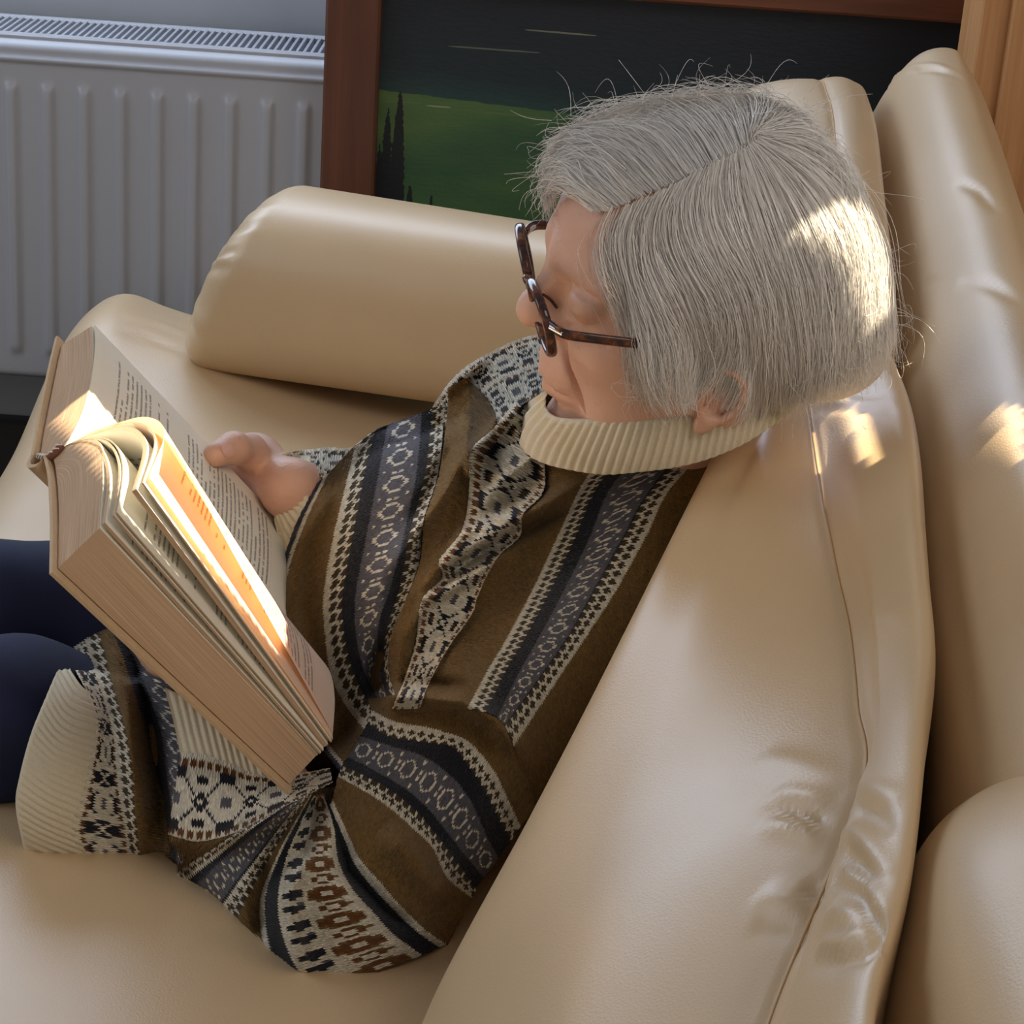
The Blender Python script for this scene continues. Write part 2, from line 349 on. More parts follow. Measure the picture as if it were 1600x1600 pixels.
# ------------------------------------------------------------------ sofa
sofa = tag(empty('sofa', (-.05, 1.4, 0)), 'cream leather sofa with loose back cushions and rounded arm bolster', 'sofa')
def G2PX(G):
    v = G-CAM; wv = v @ cf; return 800+FP*(v @ cr)/wv, 800-FP*(v @ cu)/wv, wv
def snap(G, pts):                           # nearest visible surface point for pixels seen in the photograph
    X_, Y_, W_ = G2PX(G); out = []
    for (x, y) in pts:
        d = np.hypot(X_-x, Y_-y)+W_*30; out.append(G.reshape(-1, 3)[d.argmin()])
    return out
def pillow(name, secs, nY, nV, end0=.06, end1=.06, parent=None, mat=None, seams=(), creases=(), bulge=0.0, pw=.42, flat=False):
    """secs: list of (Y, [(x,z) ...closed loop]); lofted and closed with rounded ends"""
    secs = sorted(secs, key=lambda s: s[0]); Ys = np.array([s[0] for s in secs]); P = np.array([s[1] for s in secs])
    y0, y1 = Ys[0], Ys[-1]; t = (1-np.cos(np.linspace(0, math.pi, nY)))/2; t = .45*t+.55*np.linspace(0, 1, nY); yv = y0+(y1-y0)*t
    D = cr_eval(P, np.linspace(0, 1, 200)); Yd = cr_eval(Ys[:, None], np.linspace(0, 1, 200))[:, 0]
    L = np.stack([np.stack([np.interp(yv, Yd, D[:, j, k]) for k in (0, 1)], -1) for j in range(P.shape[1])], 1)   # nY, m, 2
    R = np.stack([cr_eval(L[i], np.linspace(0, 1, nV, endpoint=False), True) for i in range(nY)], 0)
    c = R.mean(1, keepdims=True)
    e = np.ones(nY)
    a = np.clip((yv-y0)/end0, 0, 1); bq = np.clip((y1-yv)/end1, 0, 1)
    e = (np.clip(1-(1-a)**2, 0, 1)**pw)*(np.clip(1-(1-bq)**2, 0, 1)**pw); e = np.maximum(e, .002)
    if flat: c = c.copy(); c[..., 1] = R[..., 1].min(1)[:, None]+.02
    R = c+(R-c)*e[:, None, None]
    G = np.stack([R[..., 0], np.broadcast_to(yv[:, None], R.shape[:2]), R[..., 1]], -1)
    Nn = -gnormals(G, True); cen = G.mean((0, 1))
    if ((G-cen)*Nn).sum(-1).mean() < 0: Nn = -Nn
    for (m_, y_lo, y_hi) in seams:          # a stitched seam runs along control point m_
        j = int(round(m_/P.shape[1]*nV)); jj = (np.arange(nV)-j+nV//2) % nV-nV//2
        arc = np.linalg.norm(G-G[:, j:j+1], axis=-1); G = G-Nn*(np.exp(-(arc/.0035)**2)*.0022+np.exp(-(arc/.016)**2)*.0018)[..., None]
        sel = (yv > y_lo) & (yv < y_hi); V_, F_ = tube(G[sel, j]+Nn[sel, j]*.0003, .0007, 6); SE.append((V_, F_))
    for (pts, wd, dp) in creases: G = crease(G, Nn, snap(G, pts) if len(pts[0]) == 2 else pts, wd*.85, dp*(1.05 if len(creases) > 10 else .8))
    f = gridf(nY, nV, False, True)
    fl = np.cross(G[1, 0]-G[0, 0], G[0, 1]-G[0, 0]) @ Nn[0, 0] if False else 0
    o = mesh(name, G.reshape(-1, 3), f, mat or MAT['leather'], parent)
    bmn = o.data; bmn.update(); 
    nn = np.zeros(len(f)*3); bmn.polygons.foreach_get('normal', nn); cc = np.zeros(len(f)*3); bmn.polygons.foreach_get('center', cc)
    if (nn.reshape(-1, 3)*(cc.reshape(-1, 3)+np.array(wloc(parent))-cen)).sum(1).mean() < 0: bmn.flip_normals()
    return o, G
SE = []
def addseam(parent):
    for V_, F_ in SE: mesh('seam', V_, F_, MAT['seam'], parent)
    SE.clear()
I = lambda Y, tab: (np.interp(Y, [r[0] for r in tab][::-1], [r[1] for r in tab][::-1]), np.interp(Y, [r[0] for r in tab][::-1], [r[2] for r in tab][::-1]))
# seat
def seat_sec(Y):
    b_ = .045*math.exp(-((Y-2.22)/.16)**2)
    return [(-.505, .30), (-.49, .385+b_), (-.44, .424+b_*1.5), (-.36, .424+b_*1.0), (-.15, .420), (.10, .418), (.30, .40), (.30, .14), (-.10, .12), (-.47, .13)]
seat, Gs = pillow('seat', [(Y, seat_sec(Y)) for Y in np.linspace(.35, 2.34, 12)], 240, 200, .05, .09, sofa, flat=True, creases=[
    ([(175, 512), (230, 522), (290, 548)], .006, -.002), ([(195, 495), (250, 505), (300, 525)], .008, .003), ([(190, 530), (240, 535), (300, 558)], .006, -.0015)])
# near back cushion
TL = [(1.50, .175, .71), (1.36, .147, .692), (1.20, .083, .618), (1.10, .030, .545), (.99, -.030, .465), (.85, -.048, .45), (.45, -.05, .45)]
TSm = [(1.50, .195, .705), (1.42, .193, .702), (1.2, .187, .683), (1.05, .185, .675), (.92, .173, .665), (.8, .124, .611), (.7, .10, .58), (.45, .09, .57)]
TR = [(1.52, .250, .73), (1.3, .247, .729), (1.0, .216, .709), (.82, .182, .70), (.7, .15, .683), (.45, .14, .67)]
def cush_sec(Y, TL=TL, TSm=TSm, TR=TR):
    l = np.array(I(Y, TL)); s = np.array(I(Y, TSm)); r = np.array(I(Y, TR))
    d = s-l; nrm = np.array([-d[1], d[0]])/max(np.linalg.norm(d), .02); m1 = (l+s)/2+nrm*min(.022, .2*np.linalg.norm(d))
    d2 = r-s; n2 = np.array([-d2[1], d2[0]])/max(np.linalg.norm(d2), .02); m2 = (s+r)/2+n2*.010
    return [tuple(l), tuple(m1), tuple(s), tuple(m2), tuple(r), (r[0]+.004, r[1]-.07), (.205, .47), (.12, .44), (l[0]+.06, .435)]
pk = [([(1205, 1235), (1270, 1250), (1335, 1278)], .007, .003), ([(1190, 1290), (1260, 1300), (1315, 1312)], .006, .0035), ([(1200, 1262), (1270, 1278), (1325, 1292)], .005, -.003),
      ([(1255, 1375), (1270, 1395), (1285, 1412)], .005, -.004), ([(1180, 1400), (1230, 1405), (1272, 1420)], .008, .003), ([(1175, 1440), (1230, 1450), (1262, 1462)], .008, -.002),
      ([(1300, 1370), (1345, 1395), (1372, 1450), (1378, 1500)], .0045, -.004), ([(1315, 1362), (1360, 1392), (1385, 1440)], .006, .003),
      ([(1262, 1502), (1310, 1500), (1350, 1490), (1378, 1475)], .005, -.003), ([(1275, 1480), (1320, 1472), (1368, 1455)], .006, .003),
      ([(1290, 1430), (1330, 1428), (1365, 1440)], .006, .003), ([(1322, 1295), (1350, 1320), (1390, 1372)], .006, .003), ([(1318, 1325), (1345, 1345), (1375, 1385)], .005, -.003),
      ([(1340, 1228), (1370, 1235), (1410, 1250)], .006, .002), ([(1330, 1265), (1365, 1275), (1400, 1300)], .006, -.002),
      ([(1260, 610), (1320, 612), (1380, 622)], .005, -.0016), ([(1265, 640), (1330, 638), (1400, 650)], .005, -.0014),
      ([(1180, 1180), (1240, 1195), (1320, 1225)], .010, .002), ([(1340, 985), (1390, 960), (1425, 985)], .004, .001)]
nc, Gn = pillow('back_cushion', [(Y, cush_sec(Y)) for Y in (.45, .6, .7, .8, .92, 1.0, 1.08, 1.15, 1.25, 1.33, 1.42, 1.52)], 300, 300, .08, .09, sofa, seams=[(2, .48, 1.46)], creases=pk)
addseam(nc)
# far back cushion
FL = [(2.14, .150, .74), (1.9, .14, .70), (1.6, .14, .66), (1.45, .14, .65)]
FS = [(2.14, .262, .812), (1.9, .255, .797), (1.6, .235, .757), (1.45, .23, .74)]
FR = [(2.14, .305, .795), (1.9, .297, .775), (1.6, .275, .735), (1.45, .262, .715)]
def fsec(Y):
    l = np.array(I(Y, FL)); s = np.array(I(Y, FS)); r = np.array(I(Y, FR))
    return [tuple(l), tuple((l+s)/2+np.array([-.014, .022])), tuple(s), tuple((s+r)/2+np.array([.008, .008])), tuple(r), (r[0]+.004, r[1]-.08), (.26, .46), (.16, .44), (l[0]-.03, .50)]
fc, Gf = pillow('back_cushion', [(Y, fsec(Y)) for Y in (1.46, 1.6, 1.75, 1.9, 2.0, 2.13)], 160, 240, .05, .13, sofa, seams=[(2, 1.5, 2.10)], creases=[([(1298, 255), (1345, 285), (1378, 325)], .008, -.003)])  # the groove imitates a shadow stripe falling across this cushion
addseam(fc)
# outer backrest, far and near section
def osec(Y, dz=0, dx=0, wd=.112):
    x = np.interp(Y, [.3, 1.0, 1.6, 2.1], [.205, .232, .285, .315])+dx; z = np.interp(Y, [.3, 1.0, 1.5, 2.1], [.755, .755, .775, .838])+dz
    return [(x-.01, z-.13), (x+.006, z-.06), (x+.035, z-.012), (x+.065, z), (x+wd-.028, z-.014), (x+wd, z-.07), (x+wd+.01, z-.2), (x+wd, .16), (x+.02, .14), (x-.01, .35)]
ob, Go = pillow('backrest', [(Y, osec(Y)) for Y in (.70, .9, 1.1, 1.3, 1.6, 1.8, 2.0, 2.15)], 220, 220, .06, .10, sofa, pw=.36, creases=[
    ([(1492, 282), (1530, 300), (1560, 335)], .006, -.003), ([(1495, 440), (1550, 448), (1598, 478)], .007, -.003), ([(1440, 445), (1455, 440), (1470, 432)], .004, -.0015),  # the long grooves put shadow stripes into the shape of the backrest
    ([(1383, 142), (1400, 118), (1432, 104), (1470, 104), (1508, 120)], .003, .003), ([(1380, 150), (1398, 126), (1432, 112), (1470, 112), (1508, 128)], .003, -.003)])
nb, _ = pillow('backrest', [(Y, [(.165, .60), (.176, .67), (.200, .718), (.245, .742), (.33, .735), (.39, .68), (.41, .55), (.40, .16), (.17, .14), (.145, .40)]) for Y in (.20, .4, .6, .78, .965)], 120, 200, .06, .22, sofa, pw=.5)
nb.name = 'backrest'
# arm bolster
secs = []
nB = 220; nA = 160; t = np.linspace(0, 1, nB); L0 = .60
prof = np.array([.97, .91])*np.array([(-.102, .03), (-.100, -.045), (-.075, -.088), (-.02, -.100), (.04, -.098), (.09, -.075), (.104, 0), (.090, .065), (.05, .102), (0, .110), (-.05, .100), (-.085, .070)])
ring = cr_eval(prof, np.linspace(0, 1, nA, endpoint=False), True)
s = .002+t*L0; e = np.clip(1-(1-np.clip(s/.045, 0, 1))**2, 0, 1)**.42*np.clip(1-(1-np.clip((L0+.004-s)/.05, 0, 1))**2, 0, 1)**.42
taper = 1-.10*t
G = np.zeros((nB, nA, 3)); A0 = np.array([-.322, 2.185, .527]); ax = np.array([math.cos(math.radians(-15)), math.sin(math.radians(-15)), 0]); ay = np.array([-ax[1], ax[0], 0])
for i in range(nB):
    r_ = ring*e[i]*taper[i]; sh = (r_[:, 1])*.40*(1-t[i])
    G[i] = A0+ax*(s[i]+sh)[:, None]+ay*r_[:, :1]+np.array([0, 0, 1.])*r_[:, 1:2]
Nn = gnormals(G, True); 
if ((G-G.mean((0, 1)))*Nn).sum(-1).mean() < 0: Nn = -Nn
ang = np.arange(nA)/nA*2*math.pi; near = np.exp(-((s-.022)/.016)**2)
G = G+Nn*(near[:, None]*(np.sin(ang*17+1.3*np.sin(ang*3))*.0011+np.sin(ang*29+2)*.0006)[None, :])[..., None]
G = G-Nn*(np.exp(-((s-.012)/.003)**2)*.0022)[:, None, None]
bo = mesh('arm_bolster', G.reshape(-1, 3), gridf(nB, nA, False, True)[:, ::-1], MAT['leather'], sofa)
# plinth and front board under the seat
MB().box((-.05, 1.35, .07), (.72, 1.9, .13), bev=.01).build('base_frame', MAT['dark'], sofa)

# ------------------------------------------------------------------ book frame
BO = at(97, 700, 1.24)
bA = cv(.56, -.64, -.53); bA /= np.linalg.norm(bA)
bB = cv(-.10, .66, -.75); bB -= bA*(bA @ bB); bB /= np.linalg.norm(bB); bN = np.cross(bA, bB)
BL = .212
def bk(a, b, n): return BO+bA*a+bB*b+bN*n

# ------------------------------------------------------------------ person: the body
HO = at(1131, 455, 1.31)
hF = cv(-1, -.02, -.10); hL = cv(.12, -.56, .82); hL /= np.linalg.norm(hL); hF -= hL*(hF @ hL); hF /= np.linalg.norm(hF); hU = np.cross(hF, hL)
HR = np.stack([hF, hL, hU], 1)
def hw(p): return HO+HR @ np.asarray(p, float)          # head space (forward, left, up) to world
def d_head(P):
    q = (P-HO) @ HR; a = q.copy(); a[:, 1] = np.abs(a[:, 1])
    d = d_ell(q, (-.001, 0, .020), (.088, .072, .082))
    d = smin(d, d_ell(q, (.050, 0, .050), (.053, .058, .050)), .02)      # forehead
    d = smin(d, d_ell(q, (.045, 0, -.018), (.060, .057, .066)), .03)
    d = smin(d, d_cone(a, (.012, .052, -.050), (.084, .020, -.080), .016, .017), .030)   # jaw
    d = smin(d, d_ell(q, (.100, 0, -.082), (.019, .022, .017)), .018)    # chin
    d = smin(d, d_ell(a, (.068, .036, -.014), (.030, .025, .026)), .02)  # cheek
    d = smin(d, d_ell(a, (.066, .040, -.052), (.028, .020, .026)), .02)  # jowl
    d = smin(d, d_cone(a, (.097, .012, .046), (.076, .050, .042), .009, .008), .014)     # brow
    d = smax(d, -d_ell(a, (.111, .034, .021), (.018, .022, .014)), .012) # socket
    d = smin(d, d_ell(a, (.088, .034, .023), (.0135, .0155, .0125)), .003)
    d = smax(d, -d_cone(a, (.1035, .026, .0195), (.092, .050, .0185), .0010, .0008), .002)   # closed lid line
    d = smax(d, -d_cone(a, (.101, .024, .0335), (.088, .050, .0325), .0014, .0010), .004)    # fold above the lid
    d = smin(d, d_cone(a, (.096, .022, .008), (.084, .048, .008), .0035, .003), .006)  # bag under the eye
    d = smax(d, -d_cone(a, (.100, .022, .002), (.082, .052, .003), .0012, .0010), .005)
    for k_ in range(3): d = smax(d, -d_cone(a, (.080, .056, .022-.006*k_), (.066, .066, .028-.012*k_), .0007, .0005), .003)
    d = smin(d, d_cone(q, (.098, 0, .036), (.114, 0, .010), .0075, .0100), .012)
    d = smin(d, d_ell(q, (.1175, 0, .004), (.0130, .0125, .0115)), .007)
    d = smin(d, d_ell(a, (.105, .012, -.002), (.012, .0078, .0082)), .005)
    d = smax(d, -d_ell(a, (.110, .007, -.010), (.006, .0038, .006)), .003)
    d = smin(d, d_ell(q, (.100, 0, -.036), (.018, .027, .024)), .014)    # muzzle
    d = smin(d, d_cone(a, (.1135, .0, -.040), (.101, .021, -.046), .0055, .003), .004)
    d = smin(d, d_cone(a, (.1120, .0, -.052), (.101, .019, -.050), .0062, .003), .004)
    d = smax(d, -d_cone(a, (.1195, 0, -.0460), (.104, .025, -.048), .0015, .0012), .003)
    d = smax(d, -(d_cone(a, (.105, .018, -.004), (.094, .036, -.048), .0022, .0018)), .006)   # nasolabial crease
    d = smax(d, -(d_cone(a, (.094, .036, -.048), (.082, .038, -.076), .0016, .0010)), .006)
    d = smax(d, -(d_cone(a, (.060, .060, -.058), (.020, .068, -.070), .0014, .0010)), .005)
    # ear
    e = (a-np.array([.018, .0705, -.028]))*1.28; er = np.stack([e[:, 0]*.94+e[:, 2]*.34, e[:, 1]-np.maximum(-e[:, 0], 0)*.45, -e[:, 0]*.34+e[:, 2]*.94], 1)
    rr = np.hypot(er[:, 0]/.66, er[:, 2]); ring = np.hypot(rr-.0235, er[:, 1]-.006)-.0042
    ear = np.minimum(ring, np.maximum(d_ell(er, (0, -.001, 0), (.015, .0045, .024)), -d_ell(er, (.003, .006, .002), (.0075, .005, .012))))
    ear = smin(ear, d_ell(er, (.004, .004, -.0285), (.0085, .005, .0095)), .004)
    ear = smin(ear, d_cone(er, (.010, .002, -.006), (.011, .005, .002), .004, .004), .003)
    return smin(d, ear/1.28, .003)
# joints (pixels in the photograph with a depth, turned into points of the room)
nk0, nk1 = hw((.012, 0, -.060)), at(950, 820, 1.43)
shN, shF = at(985, 870, 1.36), at(800, 665, 1.55)
chest, belly, pelv = at(880, 880, 1.37), at(690, 980, 1.40), at(470, 1040, 1.42)
elN, wrN = at(535, 1435, 1.165), at(330, 1070, 1.31)
elF, wrF = at(625, 805, 1.55), at(455, 765, 1.41)
hipN, hipF = at(400, 1140, 1.42), at(400, 980, 1.48)
knN, knF = at(-280, 1120, 1.32), at(-280, 930, 1.45)
ftN, ftF = at(-700, 1500, 1.32), at(-700, 1400, 1.45)
def chain(P, pts, rs, k=.004):
    d = None
    for i in range(len(pts)-1):
        e = d_cone(P, pts[i], pts[i+1], rs[i], rs[i+1]); d = e if d is None else smin(d, e, k)
    return d
RH = dict(palm=bk(.158, .158, -.008), wrist=wrF)
def d_handR(P):                             # right hand: thumb on the page, four fingers under the cover
    th = [bk(.172, .170, .006), bk(.150, .148, .019), bk(.131, .129, .0215), bk(.119, .112, .0165)]
    d = chain(P, th, (.0135, .0112, .0100, .0086), .008)
    d = smin(d, chain(P, [wrF, bk(.178, .182, .000), bk(.165, .172, -.012)], (.019, .019, .016), .01), .012)
    for i, (a_, l) in enumerate(((.120, 1), (.140, 1.1), (.160, 1.03), (.178, .85))):
        r0 = .0088-.0006*(i == 3)
        d = smin(d, chain(P, [bk(.165+.3*(a_-.150), .176, -.020), bk(a_, .160, -.0385), bk(a_-.006, .160-.032*l, -.0395), bk(a_-.010, .160-.052*l, -.0385)], (.0100, r0, r0*.92, r0*.82), .004), .005)
    nl = bk(.1180, .1120, .0240)
    q = np.stack([(P-nl) @ (bA*.66+bB*.75), (P-nl) @ (bA*.75-bB*.66), (P-nl) @ bN], 1)
    return d
def d_handL(P):                             # left hand: supports the near half from behind
    p0 = bk(.165, .012, -.052)
    d = chain(P, [wrN, p0, bk(.150, .008, -.046)], (.020, .020, .019), .01)
    for i, a_ in enumerate((-.034, -.016, .002, .020)):
        d = smin(d, chain(P, [bk(.145, a_, -.042), bk(.115, a_-.003, -.036), bk(.090, a_-.004, -.034), bk(.068+.008*abs(i-1), a_-.004, -.033)], (.010, .0088, .0082, .0072), .004), .005)
    return smin(d, chain(P, [p0, bk(.160, -.025, -.042), bk(.140, -.048, -.034)], (.015, .0105, .0088), .006), .006)
def d_torso(P, g=0.0):
    d = d_cone(P, nk1, pelv, .095+g, .105+g)
    d = smin(d, d_cone(P, shN, shF, .055+g, .055+g), .04)
    return smin(d, d_cone(P, hipN, hipF, .065+g, .065+g), .04)
def bound(fn, c, r):                        # evaluates fn only near its bounding sphere
    c = np.asarray(c, float)
    def g(P):
        o = np.linalg.norm(P-c, axis=-1)-r; m = o < .05
        if m.any(): o = o.copy(); o[m] = fn(P[m])
        return o
    return g
b_head = bound(d_head, HO, .16); b_hR = bound(d_handR, bk(.15, .15, 0), .11); b_hL = bound(d_handL, bk(.14, -.03, -.05), .14)
def d_arms(P):
    return np.minimum(chain(P, [shN, elN, wrN], (.038, .032, .022), .01), chain(P, [shF, elF, wrF], (.030, .030, .021), .01))
def d_legs(P):
    return smin(chain(P, [hipN, knN, ftN], (.030, .040, .034), .01), chain(P, [hipF, knF, ftF], (.050, .038, .034), .01), .01)
def d_body(P):
    d = b_head(P)
    d = smin(d, d_cone(P, nk0, nk1, .041, .040), .025)
    d = smin(d, d_torso(P, -.03), .04)
    d = smin(d, d_arms(P), .02)
    d = smin(d, d_legs(P), .02)
    d = smin(d, np.minimum(b_hR(P), b_hL(P)), .008)
    return d
n = N('skin'); v = n.coord(); f1 = n.noise(35, v, 4); f2 = n.noise(160, v, 3)
c = n.mix(f1, s2l((204, 156, 134)), s2l((222, 180, 156))); c = n.mix(n.math('MULTIPLY', n.math('GREATER_THAN', f2, .66), .12), c, s2l((168, 98, 76)))
n.p(Base_Color=c, Roughness=.48); n.b.inputs['Subsurface Weight'].default_value = .12; n.b.inputs['Subsurface Radius'].default_value = (.012, .005, .003); n.b.inputs['Subsurface Scale'].default_value = .5
h = n.math('ADD', n.noise(500, v, 3), n.math('MULTIPLY', n.noise(120, map_(n, v, (1, 1, 2.2)), 4, .6, 1.5), 1.6)); n.bump(h, .30, .0008); MAT['skin'] = n.m
def leanfn(P):
    out = np.full(len(P), 9.0)
    return d_body(P)
V, Fq = sdf_mesh(d_body, (-.85, 1.0, .10), (.30, 1.75, 1.0), .0024)
person = mesh('person', V, Fq, MAT['skin'])
tag(person, 'white-haired person in a patterned knit sweater reading a book on the sofa', 'person')
# thumb nail
nc_ = bk(.1205, .1115, .0243); ta = (bA*(-.012)+bB*(-.017)); ta /= np.linalg.norm(ta); tb = np.cross(bN, ta)
u_ = np.linspace(-1, 1, 14); U_, W_ = np.meshgrid(u_, u_, indexing='ij')
rad_ = np.maximum(np.abs(U_), np.abs(W_)); ang_ = np.arctan2(W_, U_); sx, sy = rad_*np.cos(ang_)*.0058, rad_*np.sin(ang_)*.0052
Pn = nc_+sx[..., None]*ta+sy[..., None]*tb
t_, bd_ = Pn.reshape(-1, 3), None
Pq = Pn.reshape(-1, 3).copy()
for _ in range(12): Pq -= sgrad(d_handR, Pq)*(d_handR(Pq)-.0005)[:, None]
MAT['nail'] = plain('nail', (226, 178, 164), .22)
mesh('thumb_nail', Pq, gridf(14, 14), MAT['nail'], person)

# ------------------------------------------------------------------ clothed form that carries the knitwear and the trousers
def d_cloth(P):
    d = d_cone(P, at(935, 860, 1.40), at(740, 960, 1.40), .100, .110)
    d = smin(d, d_ell(P, at(690, 950, 1.41), (.105, .14, .115)), .04)
    d = smin(d, d_cone(P, at(985, 850, 1.38), at(975, 770, 1.38), .070, .07), .04)
    d = smin(d, d_cone(P, at(1135, 712, 1.36), at(985, 770, 1.38), .034, .07), .03)
    d = smin(d, d_cone(P, at(800, 660, 1.54), at(930, 740, 1.42), .052, .07), .04)
    d = smin(d, chain(P, [at(800, 625, 1.56), at(610, 790, 1.55), at(470, 780, 1.42)], (.046, .042, .026), .02), .03)
    d = smin(d, chain(P, [at(560, 800, 1.50), at(560, 940, 1.42), at(620, 1090, 1.36)], (.050, .052, .06), .02), .04)
    d = smin(d, d_cone(P, at(620, 1080, 1.40), at(230, 1140, 1.38), .085, .078), .05)
    d = smin(d, d_cone(P, at(205, 1220, 1.275), at(100, 1200, 1.262), .064, .064), .03)
    return d
def d_sleeve(P):
    d = chain(P, [at(980, 950, 1.34), at(720, 1210, 1.24), at(560, 1410, 1.165)], (.070, .070, .056), .02)
    d = smin(d, d_cone(P, at(545, 1400, 1.165), at(370, 1255, 1.225), .060, .050), .03)
    return smin(d, d_cone(P, at(370, 1255, 1.225), at(300, 1110, 1.275), .048, .036), .02)
def d_cloth_all(P): return smin(d_cloth(P), d_sleeve(P), .018)
def d_jeans(P):
    d = chain(P, [at(330, 1180, 1.42), at(20, 1145, 1.32), at(-280, 1120, 1.32), at(-700, 1500, 1.32)], (.045, .062, .062, .050), .02)
    d = smin(d, chain(P, [at(330, 1010, 1.47), at(20, 962, 1.43), at(-280, 930, 1.45), at(-700, 1400, 1.45)], (.072, .053, .054, .050), .02), .012)
    wv = .003*np.sin(P[:, 0]*60+P[:, 2]*45+np.sin(P[:, 1]*30)*2)*np.exp(-((P[:, 0]+.36)/.1)**2)
    return smax(d+wv, -(P[:, 2]-.421), .01)
n = N('navy_denim'); v = n.coord(); wv_ = n.noise(900, v, 2)
n.p(Base_Color=n.mix(n.noise(30, v, 4), s2l((16, 22, 48)), s2l((28, 38, 76))), Roughness=.85); n.bump(wv_, .3, .0006); MAT['denim'] = n.m
V, Fq = sdf_mesh(d_jeans, (-.85, 1.05, .12), (-.05, 1.75, .75), .005)
tr = mesh('trousers', V, Fq, MAT['denim'], person)

# ------------------------------------------------------------------ book
def paper(name, text, thru=.35):
    n = N(name); uv = n.coord('UV'); sp = n.n('ShaderNodeSeparateXYZ', {0: uv}); u, v = sp.outputs[0], sp.outputs[1]     # u: metres along the spine, v: metres from gutter
    base = n.mix(n.noise(60, n.coord(), 2), s2l((238, 232, 216)), s2l((246, 240, 226)))
    if text:
        ln = n.math('DIVIDE', u, .0045); fr = n.math('FRACT', ln); row = n.math('FLOOR', ln)
        on = n.math('LESS_THAN', n.math('ABSOLUTE', n.math('SUBTRACT', fr, .5)), .20)
        wn = n.n('ShaderNodeTexWhiteNoise', noise_dimensions='1D'); n.set(wn.inputs['W'], row); rw = wn.outputs[0]
        cb = n.n('ShaderNodeCombineXYZ', {0: n.math('MULTIPLY', v, 1100), 1: n.math('MULTIPLY', row, 7.3), 2: n.math('MULTIPLY', u, 1100)})
        letters = n.math('GREATER_THAN', n.noise(1.0, cb.outputs[0], 1), .40)
        cb2 = n.n('ShaderNodeCombineXYZ', {0: n.math('MULTIPLY', v, 190), 1: n.math('MULTIPLY', row, 5.1)})
        words = n.math('GREATER_THAN', n.noise(1.0, cb2.outputs[0], 0), .36)
        endv = n.math('MULTIPLY_ADD', n.math('GREATER_THAN', rw, .72), n.math('MULTIPLY', rw, -.045), .118)
        stv = n.math('MULTIPLY_ADD', n.math('LESS_THAN', rw, .2), .006, .018)
        inside = n.math('MULTIPLY', n.math('GREATER_THAN', v, stv), n.math('LESS_THAN', v, endv))
        inside = n.math('MULTIPLY', inside, n.math('MULTIPLY', n.math('GREATER_THAN', u, .018), n.math('LESS_THAN', u, .186)))
        inside = n.math('MULTIPLY', inside, n.math('GREATER_THAN', rw, .05))
        ink = n.math('MULTIPLY', n.math('MULTIPLY', on, inside), n.math('MULTIPLY', letters, words))
        base = n.mix(n.math('MULTIPLY', ink, .66), base, s2l((52, 46, 46)))
    n.p(Base_Color=base, Roughness=.75)
    if thru:
        tl = n.n('ShaderNodeBsdfTranslucent', {'Color': n.mix(.72, base, s2l((255, 168, 70)))}); mx = n.n('ShaderNodeMixShader', {0: thru}); n.t.links.new(n.b.outputs[0], mx.inputs[1]); n.t.links.new(tl.outputs[0], mx.inputs[2]); n.t.links.new(mx.outputs[0], n.out.inputs[0])
    return n.m
MAT['page'] = paper('printed_page', True, .42); MAT['leafpack'] = paper('page_pack', True, 0)
n = N('page_edges'); uv = n.coord('UV'); st = n.noise(1.0, map_(n, uv, (8, 2600, 1)), 2, .6)
n.p(Base_Color=n.ramp(st, [(.3, s2l((176, 142, 112))), (.7, s2l((216, 184, 150)))]), Roughness=.8); n.bump(st, .5, .0004); MAT['edges'] = n.m
MAT['cover'] = plain('cloth_cover', (206, 176, 140), .7, 0, .05, 200, .3); MAT['band'] = plain('headband', (120, 72, 56), .7, 0, .1, 300, .3)
MAT['cord'] = plain('headband_stripes', (232, 222, 200), .7)
book = tag(empty('book', tuple(BO)), 'thick open hardback book with cream pages held on the lap', 'book')
def surf(prof_h, prof_t, n=40, m=40):       # leaf surface between a head profile and a tail profile given in (b, n)
    h = resample(prof_h, n); t = resample(prof_t, n); a = np.linspace(0, 1, m)[:, None, None]
    p = h[None]*(1-a)+t[None]*a; aa = a*BL; p = p.copy(); p[..., 1] += np.maximum(-p[..., 0], 0)*.09
    G = BO+bA*aa+bB*p[..., :1]+bN*p[..., 1:]
    L = np.linalg.norm(np.diff(h, axis=0), axis=1).sum(); vv = np.linspace(0, L, n)
    UV = np.stack([np.broadcast_to(aa[..., 0], G.shape[:2]), np.broadcast_to(vv[None], G.shape[:2])], -1)
    return G, UV
